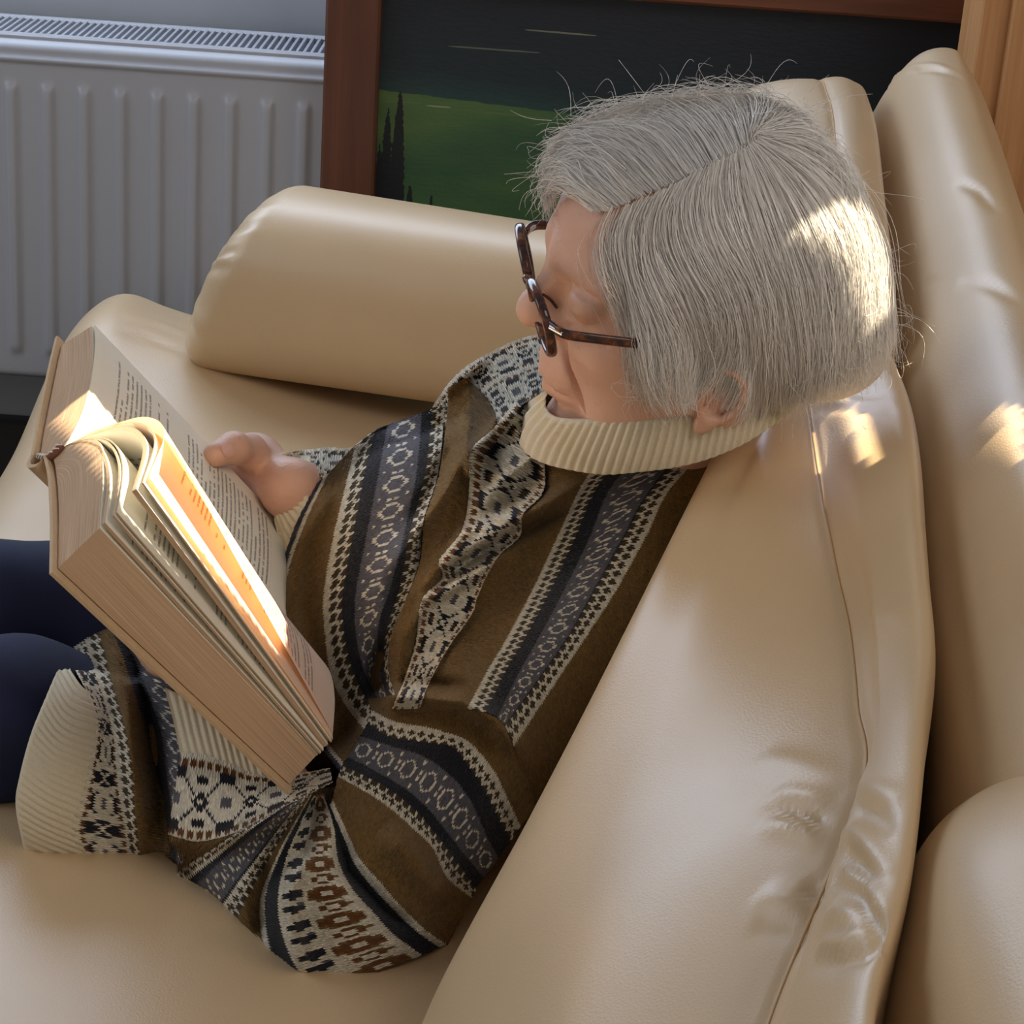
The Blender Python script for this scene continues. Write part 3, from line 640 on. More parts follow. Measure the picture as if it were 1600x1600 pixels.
def slab(name, ph, pt, qh, qt, mats, parent=book):
    """block of leaves between a top surface p and a bottom surface q; mats = [surface, edge]"""
    A_, UA = surf(ph, pt); B_, UB = surf(qh, qt); m, n = A_.shape[:2]
    V = [A_.reshape(-1, 3), B_.reshape(-1, 3)]; UV = [UA.reshape(-1, 2), UB.reshape(-1, 2)]; k = m*n
    F1 = gridf(m, n); F2 = gridf(m, n)[:, ::-1]+k; Fs = [F1, F2]; off = 2*k; ne = 0
    for (ea, eb) in ((A_[0], B_[0]), (A_[-1], B_[-1]), (A_[:, -1], B_[:, -1]), (A_[:, 0], B_[:, 0])):
        E_ = np.stack([ea, ea*.75+eb*.25, ea*.5+eb*.5, ea*.25+eb*.75, eb], 1); V.append(E_.reshape(-1, 3)); L = len(ea)
        th = np.linalg.norm(ea-eb, axis=1)[:, None]*np.linspace(0, 1, 5)[None]; UV.append(np.stack([np.broadcast_to(np.linspace(0, .2, L)[:, None], th.shape), th], -1).reshape(-1, 2))
        f = gridf(L, 5)+off; Fs.append(f); ne += len(f); off += L*5
    F_ = np.concatenate(Fs); o = mesh(name, np.concatenate(V), F_, mats, parent, uv=np.concatenate(UV))
    mi = np.zeros(len(F_), np.int32); mi[len(F1)+len(F2):] = 1; o.data.polygons.foreach_set('material_index', mi)
    sm = np.ones(len(F_), bool); sm[len(F1)+len(F2):] = False; o.data.polygons.foreach_set('use_smooth', sm); return o
def leaf(ph, pt, mat='page', name='page'):
    G, UV = surf(ph, pt, 48, 40); return mesh(name, G.reshape(-1, 3), gridf(*G.shape[:2]), MAT[mat], book, uv=UV.reshape(-1, 2))
# far half: covers, block and the page in full view
ftop = [(0, .000), (.012, .008), (.035, .0135), (.07, .0142), (.105, .0110), (.132, .0068)]
fbot = [(0, -.018), (.03, -.0195), (.07, -.0195), (.105, -.0195), (.132, -.0195)]
slab('page_block', ftop, [(b, n_*.9) for b, n_ in ftop], fbot, fbot, [MAT['leafpack'], MAT['edges']])
lift = [(b, n_+.0008+.0012*(b > .1)) for b, n_ in ftop]; leaf(lift, [(b, n_*.9+.0006) for b, n_ in ftop], 'leafpack')
c1 = [(.004, -.0225), (.05, -.0235), (.10, -.0235), (.140, -.0225)]; c2 = [(b, n_+.0022) for b, n_ in c1]
def cover(p, q, a0=-.004, a1=BL+.004, name='cover'):
    A_, _ = surf(p, p, 30, 20); B_, _ = surf(q, q, 30, 20); s_ = (a1-a0)/BL
    sh = lambda G: BO+(G-BO)+bA*(((G-BO) @ bA)*(s_-1)+a0)[..., None]
    A_, B_ = sh(A_), sh(B_); V = np.concatenate([A_.reshape(-1, 3), B_.reshape(-1, 3)]); k = 600
    i = np.arange(20); ring = np.concatenate([np.arange(30), 30*np.arange(1, 20)+29, 19*30+np.arange(28, -1, -1), 30*np.arange(18, 0, -1)])
    sd = np.stack([ring, np.roll(ring, -1), np.roll(ring, -1)+k, ring+k], 1)
    o = mesh(name, V, np.concatenate([gridf(20, 30), gridf(20, 30)[:, ::-1]+k, sd]), MAT['cover'], book, smooth=False); return o
cover(c2, c1)
# near half
nb0 = [(0, -.010), (-.02, -.006), (-.06, -.0015), (-.10, .0005), (-.131, .0018)]
ntop = [(0, .003), (-.008, .020), (-.022, .031), (-.05, .034), (-.085, .034), (-.113, .0335)]
nbt = [(b, n_) for b, n_ in ntop[:-1]]+[(-.117, .0300)]
nbot = [(0, -.008), (-.02, -.004), (-.06, .0005), (-.10, .0025), (-.128, .0038)]
ttop = [(0, .003), (-.008, .014), (-.022, .023), (-.05, .026), (-.085, .026), (-.116, .025)]
slab('page_block', ntop, ttop, nbot, nbot, [MAT['leafpack'], MAT['edges']])
cv2 = [(-.002, -.012), (-.03, -.0065), (-.07, -.0025), (-.10, -.0005), (-.136, .0012)]; cover([(b, n_+.0022) for b, n_ in cv2], cv2)
def prof(b, n_, bow=1.0): return [(0, .004), (-.10*b, .55*n_), (-.28*b, .88*n_*bow), (-.6*b, 1.06*n_*bow), (-b, n_)]
for (b, n_, th, bt, nt, bw) in [(.111, .0375, .0022, .116, .0265, 1.0), (.109, .0440, .0014, .116, .0290, 1.02), (.108, .0462, .0009, .115, .0310, 1.02), (.096, .0600, .0032, .112, .0345, 1.06), (.094, .0650, .0010, .111, .0375, 1.07)]:
    ph, pt = prof(b, n_, bw), prof(bt, nt); qh = [(x, y-th) for x, y in ph]; qt = [(x, y-th) for x, y in pt]
    slab('page_bundle', ph, pt, qh, qt, [MAT['leafpack'], MAT['edges']])
leaf(prof(.091, .0690, 1.10), prof(.110, .0385))
big_h = [(0, .004), (-.004, .028), (-.016, .050), (-.038, .068), (-.060, .080), (-.078, .088)]
big_t = [(0, .004), (-.012, .026), (-.040, .040), (-.070, .043), (-.104, .039)]
leaf(big_h, big_t)
# spine with headband
sp = [(.006, -.0225), (.000, -.0250), (-.006, -.0235), (-.010, -.0175), (-.006, -.0125)]
cover([(b*.8, n_*.88) for b, n_ in sp], sp, name='spine')
hb = [(.004, -.017), (-.001, -.014), (-.005, -.009), (-.004, -.003), (.000, .001)]
hbp = np.array([BO+bA*-.0015+bB*b+bN*n_ for b, n_ in resample(hb, 24)]); V_, F_ = tube(hbp, .0026, 8); hbo = mesh('headband', V_, F_, MAT['band'], book)
b = MB()
for k in range(3, 22, 3):
    c_ = hbp[k]; V_, F_ = tube([c_+bN*.0030+bA*-.001, c_-bA*.0032, c_-bN*.0024-bA*.0016], .0006, 6); b.add(V_, F_)
b.build('headband_stitching', MAT['cord'], hbo, True)

# ------------------------------------------------------------------ glasses
n = N('tortoiseshell'); f = n.noise(90, n.coord(), 3, .6, 1.0)
n.p(Base_Color=n.ramp(f, [(.40, s2l((46, 34, 36))), (.55, s2l((92, 50, 36))), (.68, s2l((132, 84, 50)))]), Roughness=.12); MAT['tort'] = n.m
n = N('spectacle_lens'); gl = n.n('ShaderNodeBsdfGlossy', {'Roughness': .02}); tp = n.n('ShaderNodeBsdfTransparent', {'Color': (.93, .93, .92, 1)})
mx = n.n('ShaderNodeMixShader', {0: .05, 1: tp.outputs[0], 2: gl.outputs[0]}); n.t.links.new(mx.outputs[0], n.out.inputs[0]); MAT['lens'] = n.m
MAT['steel'] = plain('hinge_steel', (200, 200, 205), .2, 1)
gls = tag(empty('glasses', tuple(hw((.105, 0, 0)))), None)
gls.parent = person; gls.location = Vector(hw((.105, 0, 0)))-person.location
def rim_pts(sd, k=1.0, off=0.0):
    t = np.linspace(0, 2*math.pi, 56, endpoint=False); ce, se = np.cos(t), np.sin(t)
    y = np.sign(ce)*np.abs(ce)**.72*.0265*k; z = np.sign(se)*np.abs(se)**.80*.0205*k
    z = z+.0020*(y/.0265); yy_ = sd*(.0335)+sd*y
    x = .1195-np.abs(yy_)**2*.9+z*.12+off
    return np.array([hw((x[i], yy_[i], z[i]+.017)) for i in range(len(t))])
for sd in (1, -1):
    P_ = rim_pts(sd); V_, F_ = tube(P_, .0020, 10, True); cc_ = np.repeat(P_, 10, 0); V_ = V_+((V_-cc_) @ hF)[:, None]*hF*.55; rm = mesh('rim', V_, F_, MAT['tort'], gls)
    I_ = rim_pts(sd, .95); c0 = I_.mean(0); G = np.stack([c0+(I_-c0)*q for q in (1, .66, .33, .02)], 0); f = gridf(4, 56, False, True)
    G2 = G-hF*.0018; e_ = np.stack([np.arange(56), (np.arange(56)+1) % 56, (np.arange(56)+1) % 56+224, np.arange(56)+224], 1)
    mesh('lens', np.concatenate([G.reshape(-1, 3), G2.reshape(-1, 3)]), np.concatenate([f, f[:, ::-1]+224, e_]), MAT['lens'], rm)
    tp_ = [hw((.1155, sd*.0600, .026)), hw((.110, sd*.0690, .025)), hw((.100, sd*.0725, .023)), hw((.06, sd*.0745, .013)), hw((.02, sd*.0760, .004)), hw((.002, sd*.0775, -.001)), hw((-.008, sd*.074, -.010)), hw((-.012, sd*.070, -.020))]
    D_ = resample(tp_, 60); V_, F_ = tube(D_, .0018, 10); cc_ = np.repeat(D_, 10, 0); V_ = V_+((V_-cc_) @ hU)[:, None]*hU*.9; tm = mesh('temple_arm', V_, F_, MAT['tort'], gls)
    b = MB(); V_, F_ = tube([hw((.1155, sd*.062, .026)), hw((.109, sd*.0700, .0248))], .0022, 10); b.add(V_, F_); b.build('hinge', MAT['steel'], tm, True)
    V_, F_ = tube(resample([hw((.114, sd*.0115, .020)), hw((.110, sd*.0115, .016)), hw((.106, sd*.013, .010))], 12), .0009, 8); mesh('nose_pad', V_, F_, MAT['tort'], gls)
V_, F_ = tube(resample([hw((.1190, .0085, .022)), hw((.1225, 0, .026)), hw((.1190, -.0085, .022))], 20), .0024, 8); mesh('bridge', V_, F_, MAT['tort'], gls)

# ------------------------------------------------------------------ knitted sweater
CREAM, OLIVE, BLACK, GREY, BROWN, NAVY = [np.array(s2l(c)[:3]) for c in ((230, 222, 202), (126, 97, 53), (32, 33, 42), (98, 96, 104), (112, 70, 34), (44, 48, 66))]
PAL = dict(c=CREAM, o=OLIVE, k=BLACK, g=GREY, b=BROWN, n=NAVY, d=np.array(s2l((70, 58, 38))[:3]))
def chart(rows): return [list(r) for r in rows]
_mot = []
for r in range(26):
    row = ''
    for c_ in range(18):
        x = abs(c_-8.5); y_ = abs(r-12.5)
        ch = 'c'
        if r < 1 or r > 24: ch = 'c'
        elif r in (1, 2) : ch = 'b' if (c_ % 3) else 'c'
        elif y_+x < 3.4: ch = 'k' if (x+y_) > 1.2 else 'c'
        elif abs(y_-x) < .8 and 2 < x < 7: ch = 'n'
        elif abs(y_-6.5) < 1.7 and x < 2.2: ch = 'k' if abs(y_-6.5)+x > .8 else 'b'
        elif y_ < 2.2 and x > 6.8: ch = 'g'
        elif abs(y_-8.5) < 1.2 and x > 6.4: ch = 'k'
        elif r in (22, 23): ch = 'b' if ((c_+1) % 3) else 'c'
        row += ch
    _mot.append(row)
CH = dict(
    olive=chart(['o']), olive2=chart(['o']), black=chart(['k']), trim=chart(['n', 'n', 'c', 'c']), white=chart(['c']),
    cross=chart(['cccc', 'cccc', 'cdcc', 'dddc', 'dddc', 'cdcc', 'cccd', 'dcdd', 'dcdd']),
    crossr=chart(['dcdd', 'dcdd', 'cccd', 'cdcc', 'dddc', 'dddc', 'cdcc', 'cccc', 'cccc']),
    diamond=chart(['kkkkkkkkkk', 'gggggggggg', 'ggggggggcg', 'gggccgggggg'[:10], 'ggcggcgggg', 'gcggggcggc', 'gcggggcggg', 'gcggggcggc', 'ggcggcgggg', 'gggccggggg', 'ggggggggcg', 'gggggggggg', 'kkkkkkkkkk']),
    motif=chart(_mot),
    floral=chart(['cccccccccccc', 'ccobbocccocc', 'cobbbbocobbc', 'cbbccbbcbccb', 'cbbccbbcbccb', 'cobbbboccbbc', 'ccobbocccccc', 'cccccccccccc', 'ckkkccgkkccc', 'ckkkkcckkkcc', 'cckkccckkccc', 'cccccccccccc']),
)
d_cl = d_cloth_all
KV, KF, KC, KU = [], [], [], []; KN = [0]
def fold_disp(xy, folds):
    out = np.zeros(len(xy))
    for pts, wd, h in folds:
        p = np.array(pts, float); D = np.full(len(xy), 1e9); sp_ = np.zeros(len(xy))
        for k in range(len(p)-1):
            d, t = seg_dist(xy, p[k], p[k+1]); up = d < D; D = np.where(up, d, D); sp_ = np.where(up, (k+t)/(len(p)-1), sp_)
        out += 3.1*h*np.exp(-(D/wd)**2)*np.clip(np.sin(np.clip(sp_*.94+.03, 0, 1)*math.pi)*1.6, 0, 1)
    return out
FOLDS = [([(905, 758), (830, 800), (760, 838), (700, 880), (640, 935)], 13, .009), ([(895, 790), (800, 838), (720, 885), (655, 945)], 10, -.005),
         ([(822, 640), (780, 668), (737, 707), (733, 760)], 12, .009), ([(850, 700), (790, 745), (742, 800)], 10, .005), ([(860, 735), (800, 780), (735, 826)], 9, -.004),
         ([(815, 800), (765, 812), (724, 835), (684, 881)], 11, .008), ([(790, 865), (721, 910), (662, 938), (645, 990)], 11, .008), ([(770, 850), (715, 880), (670, 905)], 9, -.005),
         ([(715, 650), (730, 690), (700, 760), (650, 830), (610, 900)], 14, .008), ([(690, 640), (705, 700), (672, 770), (640, 820)], 12, -.005),
         ([(600, 1000), (585, 1060), (596, 1110)], 14, -.008), ([(640, 960), (620, 1040), (612, 1090)], 12, .005),
         ([(590, 1085), (640, 1088), (720, 1095), (775, 1125), (812, 1180)], 16, .010), ([(575, 1075), (640, 1068), (730, 1076)], 12, -.006),
         ([(470, 1330), (450, 1400), (455, 1460), (480, 1530)], 18, .008), ([(420, 1330), (405, 1400), (410, 1470)], 12, -.007), ([(530, 1300), (545, 1360), (600, 1420), (650, 1460)], 14, -.006),
         ([(600, 1290), (660, 1360), (700, 1410)], 26, .007), ([(530, 1215), (470, 1250), (400, 1290), (330, 1325)], 14, .009), ([(520, 1240), (460, 1285), (390, 1325)], 10, -.005),
         ([(500, 1250), (470, 1330), (420, 1390)], 14, -.006), ([(215, 1040), (235, 1130), (250, 1220), (262, 1330)], 14, -.010), ([(170, 1000), (200, 1100), (210, 1220), (220, 1340)], 16, .008),
         ([(520, 760), (470, 850), (452, 950), (465, 1060), (520, 1170)], 16, .008), ([(620, 830), (590, 930), (600, 1010)], 20, .005), ([(760, 560), (720, 590), (690, 620)], 9, .006), ([(850, 610), (800, 640), (760, 672)], 9, .006)]
def drape(xy, shape, fn, lift, smooth=8, folds=FOLDS, maxback=.03):
    D = rays(xy); t, bd = trace(fn, D, .8, 2.2); T = t.reshape(shape)
    for _ in range(smooth):
        Tp = np.pad(T, 1, mode='edge'); T = (Tp[:-2, 1:-1]+Tp[2:, 1:-1]+Tp[1:-1, :-2]+Tp[1:-1, 2:]+4*T)/8
    T = T-lift-fold_disp(xy, folds).reshape(shape)
    return CAM+D.reshape(shape+(3,))*T[..., None]
def cols_for(a, b, sw): return max(4, int(max(np.linalg.norm(np.diff(a, axis=0), axis=1).sum(), np.linalg.norm(np.diff(b, axis=0), axis=1).sum())/sw))
def knit(lines, types, fn=None, lift=.002, sw=4.5, sh=3.5, phase=0, skirt=.006, smooth=8):
    fn = fn or d_cl
    R_ = [resample(l, 60) for l in lines]; ncol = max(cols_for(x, x, sw) for x in R_); n2 = ncol*2+1
    R_ = [resample(l, n2) for l in lines]; XY = []; rowtype = []
    for k, ty in enumerate(types):
        a, b = R_[k], R_[k+1]; wd = np.median(np.linalg.norm(a-b, axis=1)); nr = max(1, int(round(wd/sh)))
        for r in range(nr): XY.append(a+(b-a)*(r/nr)); rowtype.append((ty, r, nr))
    XY.append(R_[-1]); XY = np.array(XY); nrow = len(rowtype)
    # V-shaped stitches: the middle of every stitch sits half a row lower
    step = np.gradient(XY, axis=0); Z = XY.copy(); Z[1:-1, 1::2] += step[1:-1, 1::2]*.85; Z = Z+rng.normal(0, .42, Z.shape)
    G = drape(Z.reshape(-1, 2), Z.shape[:2], fn, lift, smooth)
    nr_, nc_ = G.shape[:2]; V = G.reshape(-1, 3); f = gridf(nr_, nc_)
    col = np.zeros((nrow, ncol, 3))
    for i, (ty, r, nr) in enumerate(rowtype):
        ch = CH[ty]; cr_ = ch[min(len(ch)-1, int(r*len(ch)/nr)) if len(ch) > 1 else 0] if nr <= len(ch)*1.6 else ch[int(r*len(ch)/nr)]
        col[i] = [PAL[cr_[(j+phase) % len(cr_)]] for j in range(ncol)]
    col *= rng.normal(1, .10, col.shape[:2]+(1,)).clip(.7, 1.35)
    C_ = np.repeat(col.reshape(nrow, ncol, 1, 3), 2, 2).reshape(-1, 3)
    UVg = np.stack(np.meshgrid(np.arange(nr_), np.arange(nc_)/2, indexing='ij')[::-1], -1).reshape(-1, 2)
    # turned-in edge all round
    ring = np.concatenate([np.arange(nc_), nc_*np.arange(1, nr_)+nc_-1, (nr_-1)*nc_+np.arange(nc_-2, -1, -1), nc_*np.arange(nr_-2, 0, -1)])
    cen = V.mean(0); bk_ = V[ring]; dirn = bk_-CAM; dirn /= np.linalg.norm(dirn, axis=1, keepdims=True); inn = cen-bk_; inn /= np.linalg.norm(inn, axis=1, keepdims=True)
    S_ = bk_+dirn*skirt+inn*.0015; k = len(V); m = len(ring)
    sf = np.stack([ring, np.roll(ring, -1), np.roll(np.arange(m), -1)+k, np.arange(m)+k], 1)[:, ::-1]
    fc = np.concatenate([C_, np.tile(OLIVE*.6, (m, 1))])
    nz_ = np.cross(G[1, 0]-G[0, 0], G[0, 1]-G[0, 0]) @ (CAM-G[0, 0])
    if nz_ < 0: pass
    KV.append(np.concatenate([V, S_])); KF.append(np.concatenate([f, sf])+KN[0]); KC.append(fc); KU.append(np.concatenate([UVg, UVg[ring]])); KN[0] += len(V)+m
def z7(*p): return [(400+x*.46875, 550+y*.46875) for x, y in p]
B = [z7((200, 440), (130, 580), (85, 720), (68, 850), (75, 1000), (110, 1150), (170, 1260), (275, 1395)),
     z7((240, 405), (165, 560), (108, 720), (88, 850), (95, 1000), (130, 1140), (195, 1250), (300, 1385)),
     z7((330, 310), (295, 450), (250, 640), (222, 820), (228, 950), (248, 1080), (300, 1185), (395, 1300)),
     z7((395, 262), (360, 400), (315, 640), (285, 820), (292, 950), (318, 1060), (360, 1150), (430, 1250)),
     z7((422, 248), (392, 400), (345, 640), (315, 820), (322, 950), (350, 1060), (392, 1140), (445, 1225)),
     z7((556, 200), (540, 400), (490, 640), (450, 790), (412, 900), (408, 1000), (420, 1090), (455, 1195)),
     z7((585, 188), (563, 400), (510, 610), (478, 780), (440, 900), (425, 1000), (432, 1090), (460, 1180)),
     z7((632, 172), (608, 400), (560, 560), (545, 700), (490, 850), (452, 950), (440, 1050), (470, 1165))]
# far shoulder first, it lies lowest
knit([[(668, 648), (700, 600), (731, 571), (769, 549), (816, 528), (860, 518)], [(700, 668), (730, 640), (752, 612), (775, 592), (820, 575), (870, 560)], [(745, 700), (757, 680), (775, 662), (806, 640), (835, 622), (870, 610)]], ['motif', 'motif'], lift=.000, phase=3)
knit([[(446, 708), (475, 703), (510, 699), (545, 700), (575, 690)], [(455, 748), (480, 748), (505, 745), (530, 740), (560, 735)]], ['motif'], lift=.000)
knit([[(448, 760), (445, 800), (438, 860), (428, 920), (420, 990)], [(500, 756), (468, 822), (446, 888), (436, 950), (438, 1010)]], ['motif'], lift=-.004, phase=5)
knit(B, ['trim', 'olive', 'cross', 'black', 'diamond', 'black', 'crossr'], lift=.002)
OB = [(762, 622), (775, 660), (748, 706), (742, 765), (731, 828), (697, 874), (700, 902), (680, 925), (668, 948), (660, 1000), (643, 1058), (622, 1108)]
OBt = z7((640, 120), (638, 190), (612, 400), (562, 560), (546, 700), (490, 850), (452, 950), (440, 1050), (470, 1165))
knit([OBt, [(x-.0, y) for x, y in z7((700, 85), (705, 260), (665, 420), (635, 560), (592, 700), (530, 840), (500, 950), (480, 1060), (478, 1162))], OB], ['olive', 'olive'], lift=.010, skirt=.014)
B9 = [(853, 665), (851, 715), (849, 768), (817, 804), (813, 836), (782, 866), (768, 886), (747, 930), (737, 960), (702, 1010), (674, 1060), (655, 1108)]
W9 = [(806, 626), (772, 668), (735, 706), (733, 765), (722, 828), (687, 874), (691, 902), (668, 925), (656, 948), (650, 1000), (633, 1058), (612, 1108)]
knit([W9, B9], ['motif'], lift=.012, skirt=.014, sw=4.8, sh=4.0, smooth=10)
B10 = z7((1150, 340), (1078, 455), (1000, 620), (920, 790), (830, 960), (770, 1060), (700, 1190))
knit([[(x-4, y) for x, y in B9[:-1]]+[(645, 1115)], B10,
      z7((1240, 330), (1132, 455), (1060, 620), (980, 790), (890, 960), (830, 1060), (762, 1200)), z7((1300, 320), (1160, 455), (1095, 620), (1015, 790), (925, 960), (865, 1070), (800, 1215)),
      z7((1560, 215), (1425, 330), (1295, 490), (1225, 620), (1130, 790), (1040, 950), (950, 1080), (830, 1245)), z7((1660, 190), (1530, 300), (1375, 460), (1300, 610), (1200, 790), (1110, 930), (1010, 1080), (858, 1310)),
      z7((1720, 190), (1640, 330), (1510, 560), (1350, 850), (1210, 1120), (1060, 1400), (960, 1600))], ['olive', 'cross', 'black', 'diamond', 'crossr', 'olive'], lift=.005)
T = [[(575, 1092), (640, 1085), (725, 1095), (765, 1105), (795, 1130), (815, 1165), (860, 1235)],
     [(581, 1109), (620, 1127), (672, 1136), (725, 1153), (751, 1175), (777, 1210), (795, 1249), (815, 1290)],
     [(575, 1128), (607, 1149), (659, 1158), (707, 1166), (734, 1197), (760, 1236), (782, 1280), (800, 1312)],
     [(566, 1145), (610, 1158), (668, 1175), (712, 1206), (742, 1245), (764, 1298), (782, 1335)],
     [(543, 1184), (585, 1206), (629, 1232), (664, 1262), (694, 1298), (725, 1337), (755, 1372)],
     [(534, 1195), (576, 1214), (620, 1240), (655, 1271), (686, 1308), (716, 1348), (745, 1388)],
     [(528, 1212), (572, 1236), (611, 1262), (646, 1293), (677, 1324), (700, 1370), (738, 1402)],
     [(520, 1248), (548, 1310), (563, 1341), (594, 1376), (629, 1416), (664, 1450), (700, 1476)],
     [(515, 1258), (541, 1316), (555, 1349), (584, 1386), (622, 1426), (652, 1454), (688, 1480)],
     [(505, 1240), (522, 1290), (530, 1345), (552, 1388), (585, 1425), (620, 1462), (662, 1492)],
     [(490, 1243), (464, 1300), (447, 1345), (436, 1400), (441, 1452), (463, 1508), (500, 1553)],
     [(487, 1242), (456, 1300), (434, 1346), (416, 1400), (419, 1460), (437, 1515), (465, 1550)],
     [(486, 1241), (452, 1300), (430, 1345), (409, 1400), (411, 1460), (428, 1515), (452, 1546)],
     [(484, 1240), (448, 1296), (420, 1345), (395, 1390), (375, 1430), (358, 1465), (347, 1500)],
     [(480, 1240), (440, 1290), (405, 1338), (375, 1378), (350, 1415), (330, 1448), (318, 1478)],
     [(478, 1240), (420, 1284), (380, 1318), (345, 1348), (318, 1375), (295, 1400), (280, 1425)],
     [(476, 1240), (416, 1280), (374, 1312), (338, 1342), (308, 1366), (285, 1388), (268, 1408)],
     [(475, 1240), (410, 1276), (366, 1304), (328, 1330), (298, 1350), (275, 1368), (258, 1385)],
     [(506, 1222), (465, 1244), (427, 1263), (375, 1290), (331, 1306), (300, 1308), (262, 1302)]]
knit(T, ['olive', 'cross', 'black', 'diamond', 'black', 'crossr', 'olive', 'white', 'black', 'floral', 'black', 'white', 'olive', 'crossr', 'diamond', 'black', 'cross', 'olive'], lift=.004)
knit([[(283, 1175), (320, 1180), (360, 1193), (395, 1208), (440, 1212), (480, 1206), (515, 1200)], [(262, 1304), (300, 1314), (331, 1312), (375, 1298), (427, 1269), (465, 1250), (520, 1222)]], ['motif'], lift=.005, sw=5)
LAP = [[(93, 935), (98, 985), (112, 1035), (140, 1090), (150, 1130), (146, 1169), (128, 1244), (112, 1300), (142, 1362)],
       [(118, 945), (131, 1000), (161, 1094), (176, 1150), (180, 1206), (187, 1262), (195, 1319), (200, 1382)],
       [(140, 960), (154, 992), (176, 1075), (195, 1142), (205, 1199), (209, 1262), (214, 1311), (222, 1390)],
       [(165, 975), (185, 1010), (205, 1070), (225, 1140), (240, 1200), (255, 1260), (262, 1320), (272, 1400)],
       [(175, 975), (200, 1020), (222, 1075), (245, 1140), (255, 1200), (264, 1255), (270, 1310), (285, 1400)],
       [(230, 1000), (262, 1060), (285, 1120), (290, 1170), (285, 1220), (282, 1260), (282, 1310), (300, 1400)]]
knit(LAP, ['motif', 'cross', 'olive', 'black', 'diamond'], lift=.002)
n = N('fair_isle_wool'); at_ = n.n('ShaderNodeVertexColor', layer_name='Col').outputs[0]; uv = n.coord('UV'); sp = n.n('ShaderNodeSeparateXYZ', {0: uv})
leg = n.math('SINE', n.math('MULTIPLY', n.math('FRACT', n.math('MULTIPLY', sp.outputs[0], 2)), math.pi)); rw = n.math('SINE', n.math('MULTIPLY', n.math('FRACT', sp.outputs[1]), math.pi))
fz = n.noise(1100, n.coord(), 3, .7)
h = n.math('ADD', n.math('MULTIPLY', leg, n.math('MULTIPLY_ADD', rw, .5, .5)), n.math('MULTIPLY', fz, .5))
hs = n.math('MULTIPLY_ADD', fz, .5, .75)
cc = n.n('ShaderNodeVectorMath', {0: at_, 1: n.n('ShaderNodeCombineXYZ', {0: hs, 1: hs, 2: hs}).outputs[0]}, operation='MULTIPLY').outputs[0]
n.p(Base_Color=cc, Roughness=.95); n.b.inputs['Sheen Weight'].default_value = .12; n.b.inputs['Sheen Roughness'].default_value = .4; n.b.inputs['Specular IOR Level'].default_value = .15; n.bump(h, .8, .0012); MAT['wool'] = n.m
n = N('plain_olive_wool'); fz = n.noise(700, n.coord(), 3, .7); n.p(Base_Color=n.mix(fz, s2l((66, 52, 30)), s2l((100, 80, 48))), Roughness=.95); n.bump(fz, .6, .0012); MAT['wool_plain'] = n.m
_a, _b = rays([(112, 1000), (45, 1300)]); hemn = np.cross(_a, _b); hemn /= np.linalg.norm(hemn); hemn *= np.sign(hemn[0])
V, Fq = sdf_mesh(lambda P: smax(d_cl(P)+.014, -((P-CAM) @ hemn), .004), (-.42, .95, .40), (.30, 1.72, .86), .005)
k = len(V); KV.append(V); KF.append(Fq+KN[0]); KC.append(np.tile(OLIVE*.8, (len(Fq), 1))); KU.append(V[:, :2]*300); KN[0] += k
sw_ = mesh('sweater', np.concatenate(KV), np.concatenate(KF), MAT['wool'], person, uv=np.concatenate(KU), fcol=np.concatenate([np.concatenate(KC), np.ones((sum(len(c) for c in KC), 1))], 1))

# ribbed collar, cuffs and hem
n = N('cream_wool_rib'); fz = n.noise(800, n.coord(), 3, .7); n.p(Base_Color=n.mix(fz, s2l((206, 192, 162)), s2l((228, 218, 194))), Roughness=.95); n.b.inputs['Sheen Weight'].default_value = .15; n.bump(fz, .7, .001); MAT['rib'] = n.m
def rib(name, lines, nrib, fn, lift, depth=.0022, nu=36, smooth=6, back=.012, folds=()):
    nv = nrib*8+1; R_ = np.array([resample(l, nv) for l in lines]); XY = cr_eval(R_, np.linspace(0, 1, nu))
    G = drape(XY.reshape(-1, 2), XY.shape[:2], fn, lift, smooth, folds)
    Nn = gnormals(G); s_ = np.sign(((CAM-G)*Nn).sum(-1)); Nn = Nn*s_[..., None]
    ph = np.arange(nv)/8*2*math.pi; prof_ = np.abs(np.cos(ph/2))**1.3
    e = np.sin(np.clip(np.linspace(0, 1, nu), 0, 1)*math.pi)**.3
    G = G+Nn*(prof_[None]*depth*(.4+.6*e[:, None]))[..., None]
    a = G[0]; D = (a-CAM)/np.linalg.norm(a-CAM, axis=1, keepdims=True); b_ = G[-1]
    edge = G[0]-G[2]; edge /= np.linalg.norm(edge, axis=1, keepdims=True)+1e-9
    pre = [G[0]+D*back+edge*.000, G[0]+D*back*.5+edge*.0022, G[0]+D*.0015+edge*.0018]
    post = [G[-1]+D*.002, G[-1]+D*.008]
    G = np.concatenate([np.array(pre), G, np.array(post)])
    return mesh(name, G.reshape(-1, 3), gridf(*G.shape[:2]), MAT['rib'], sw_)
def d_neck(P): return smin(d_cone(P, at(1010, 630, 1.325), at(985, 735, 1.365), .066, .078), d_cone(P, at(1130, 640, 1.32), at(1130, 660, 1.34), .05, .055), .03)
rib('collar', [[(856, 610), (852, 634), (860, 649), (880, 657), (930, 659), (1000, 658), (1060, 654), (1110, 646), (1170, 622), (1240, 570)],
               [(820, 640), (828, 670), (848, 690), (890, 703), (940, 706), (1000, 704), (1060, 696), (1115, 682), (1175, 655), (1245, 605)],
               [(806, 668), (818, 702), (845, 722), (890, 734), (945, 741), (1000, 737), (1060, 729), (1115, 714), (1175, 686), (1240, 640)]], 34, lambda P: np.minimum(d_neck(P), d_cl(P)+.002), .009, .0024)
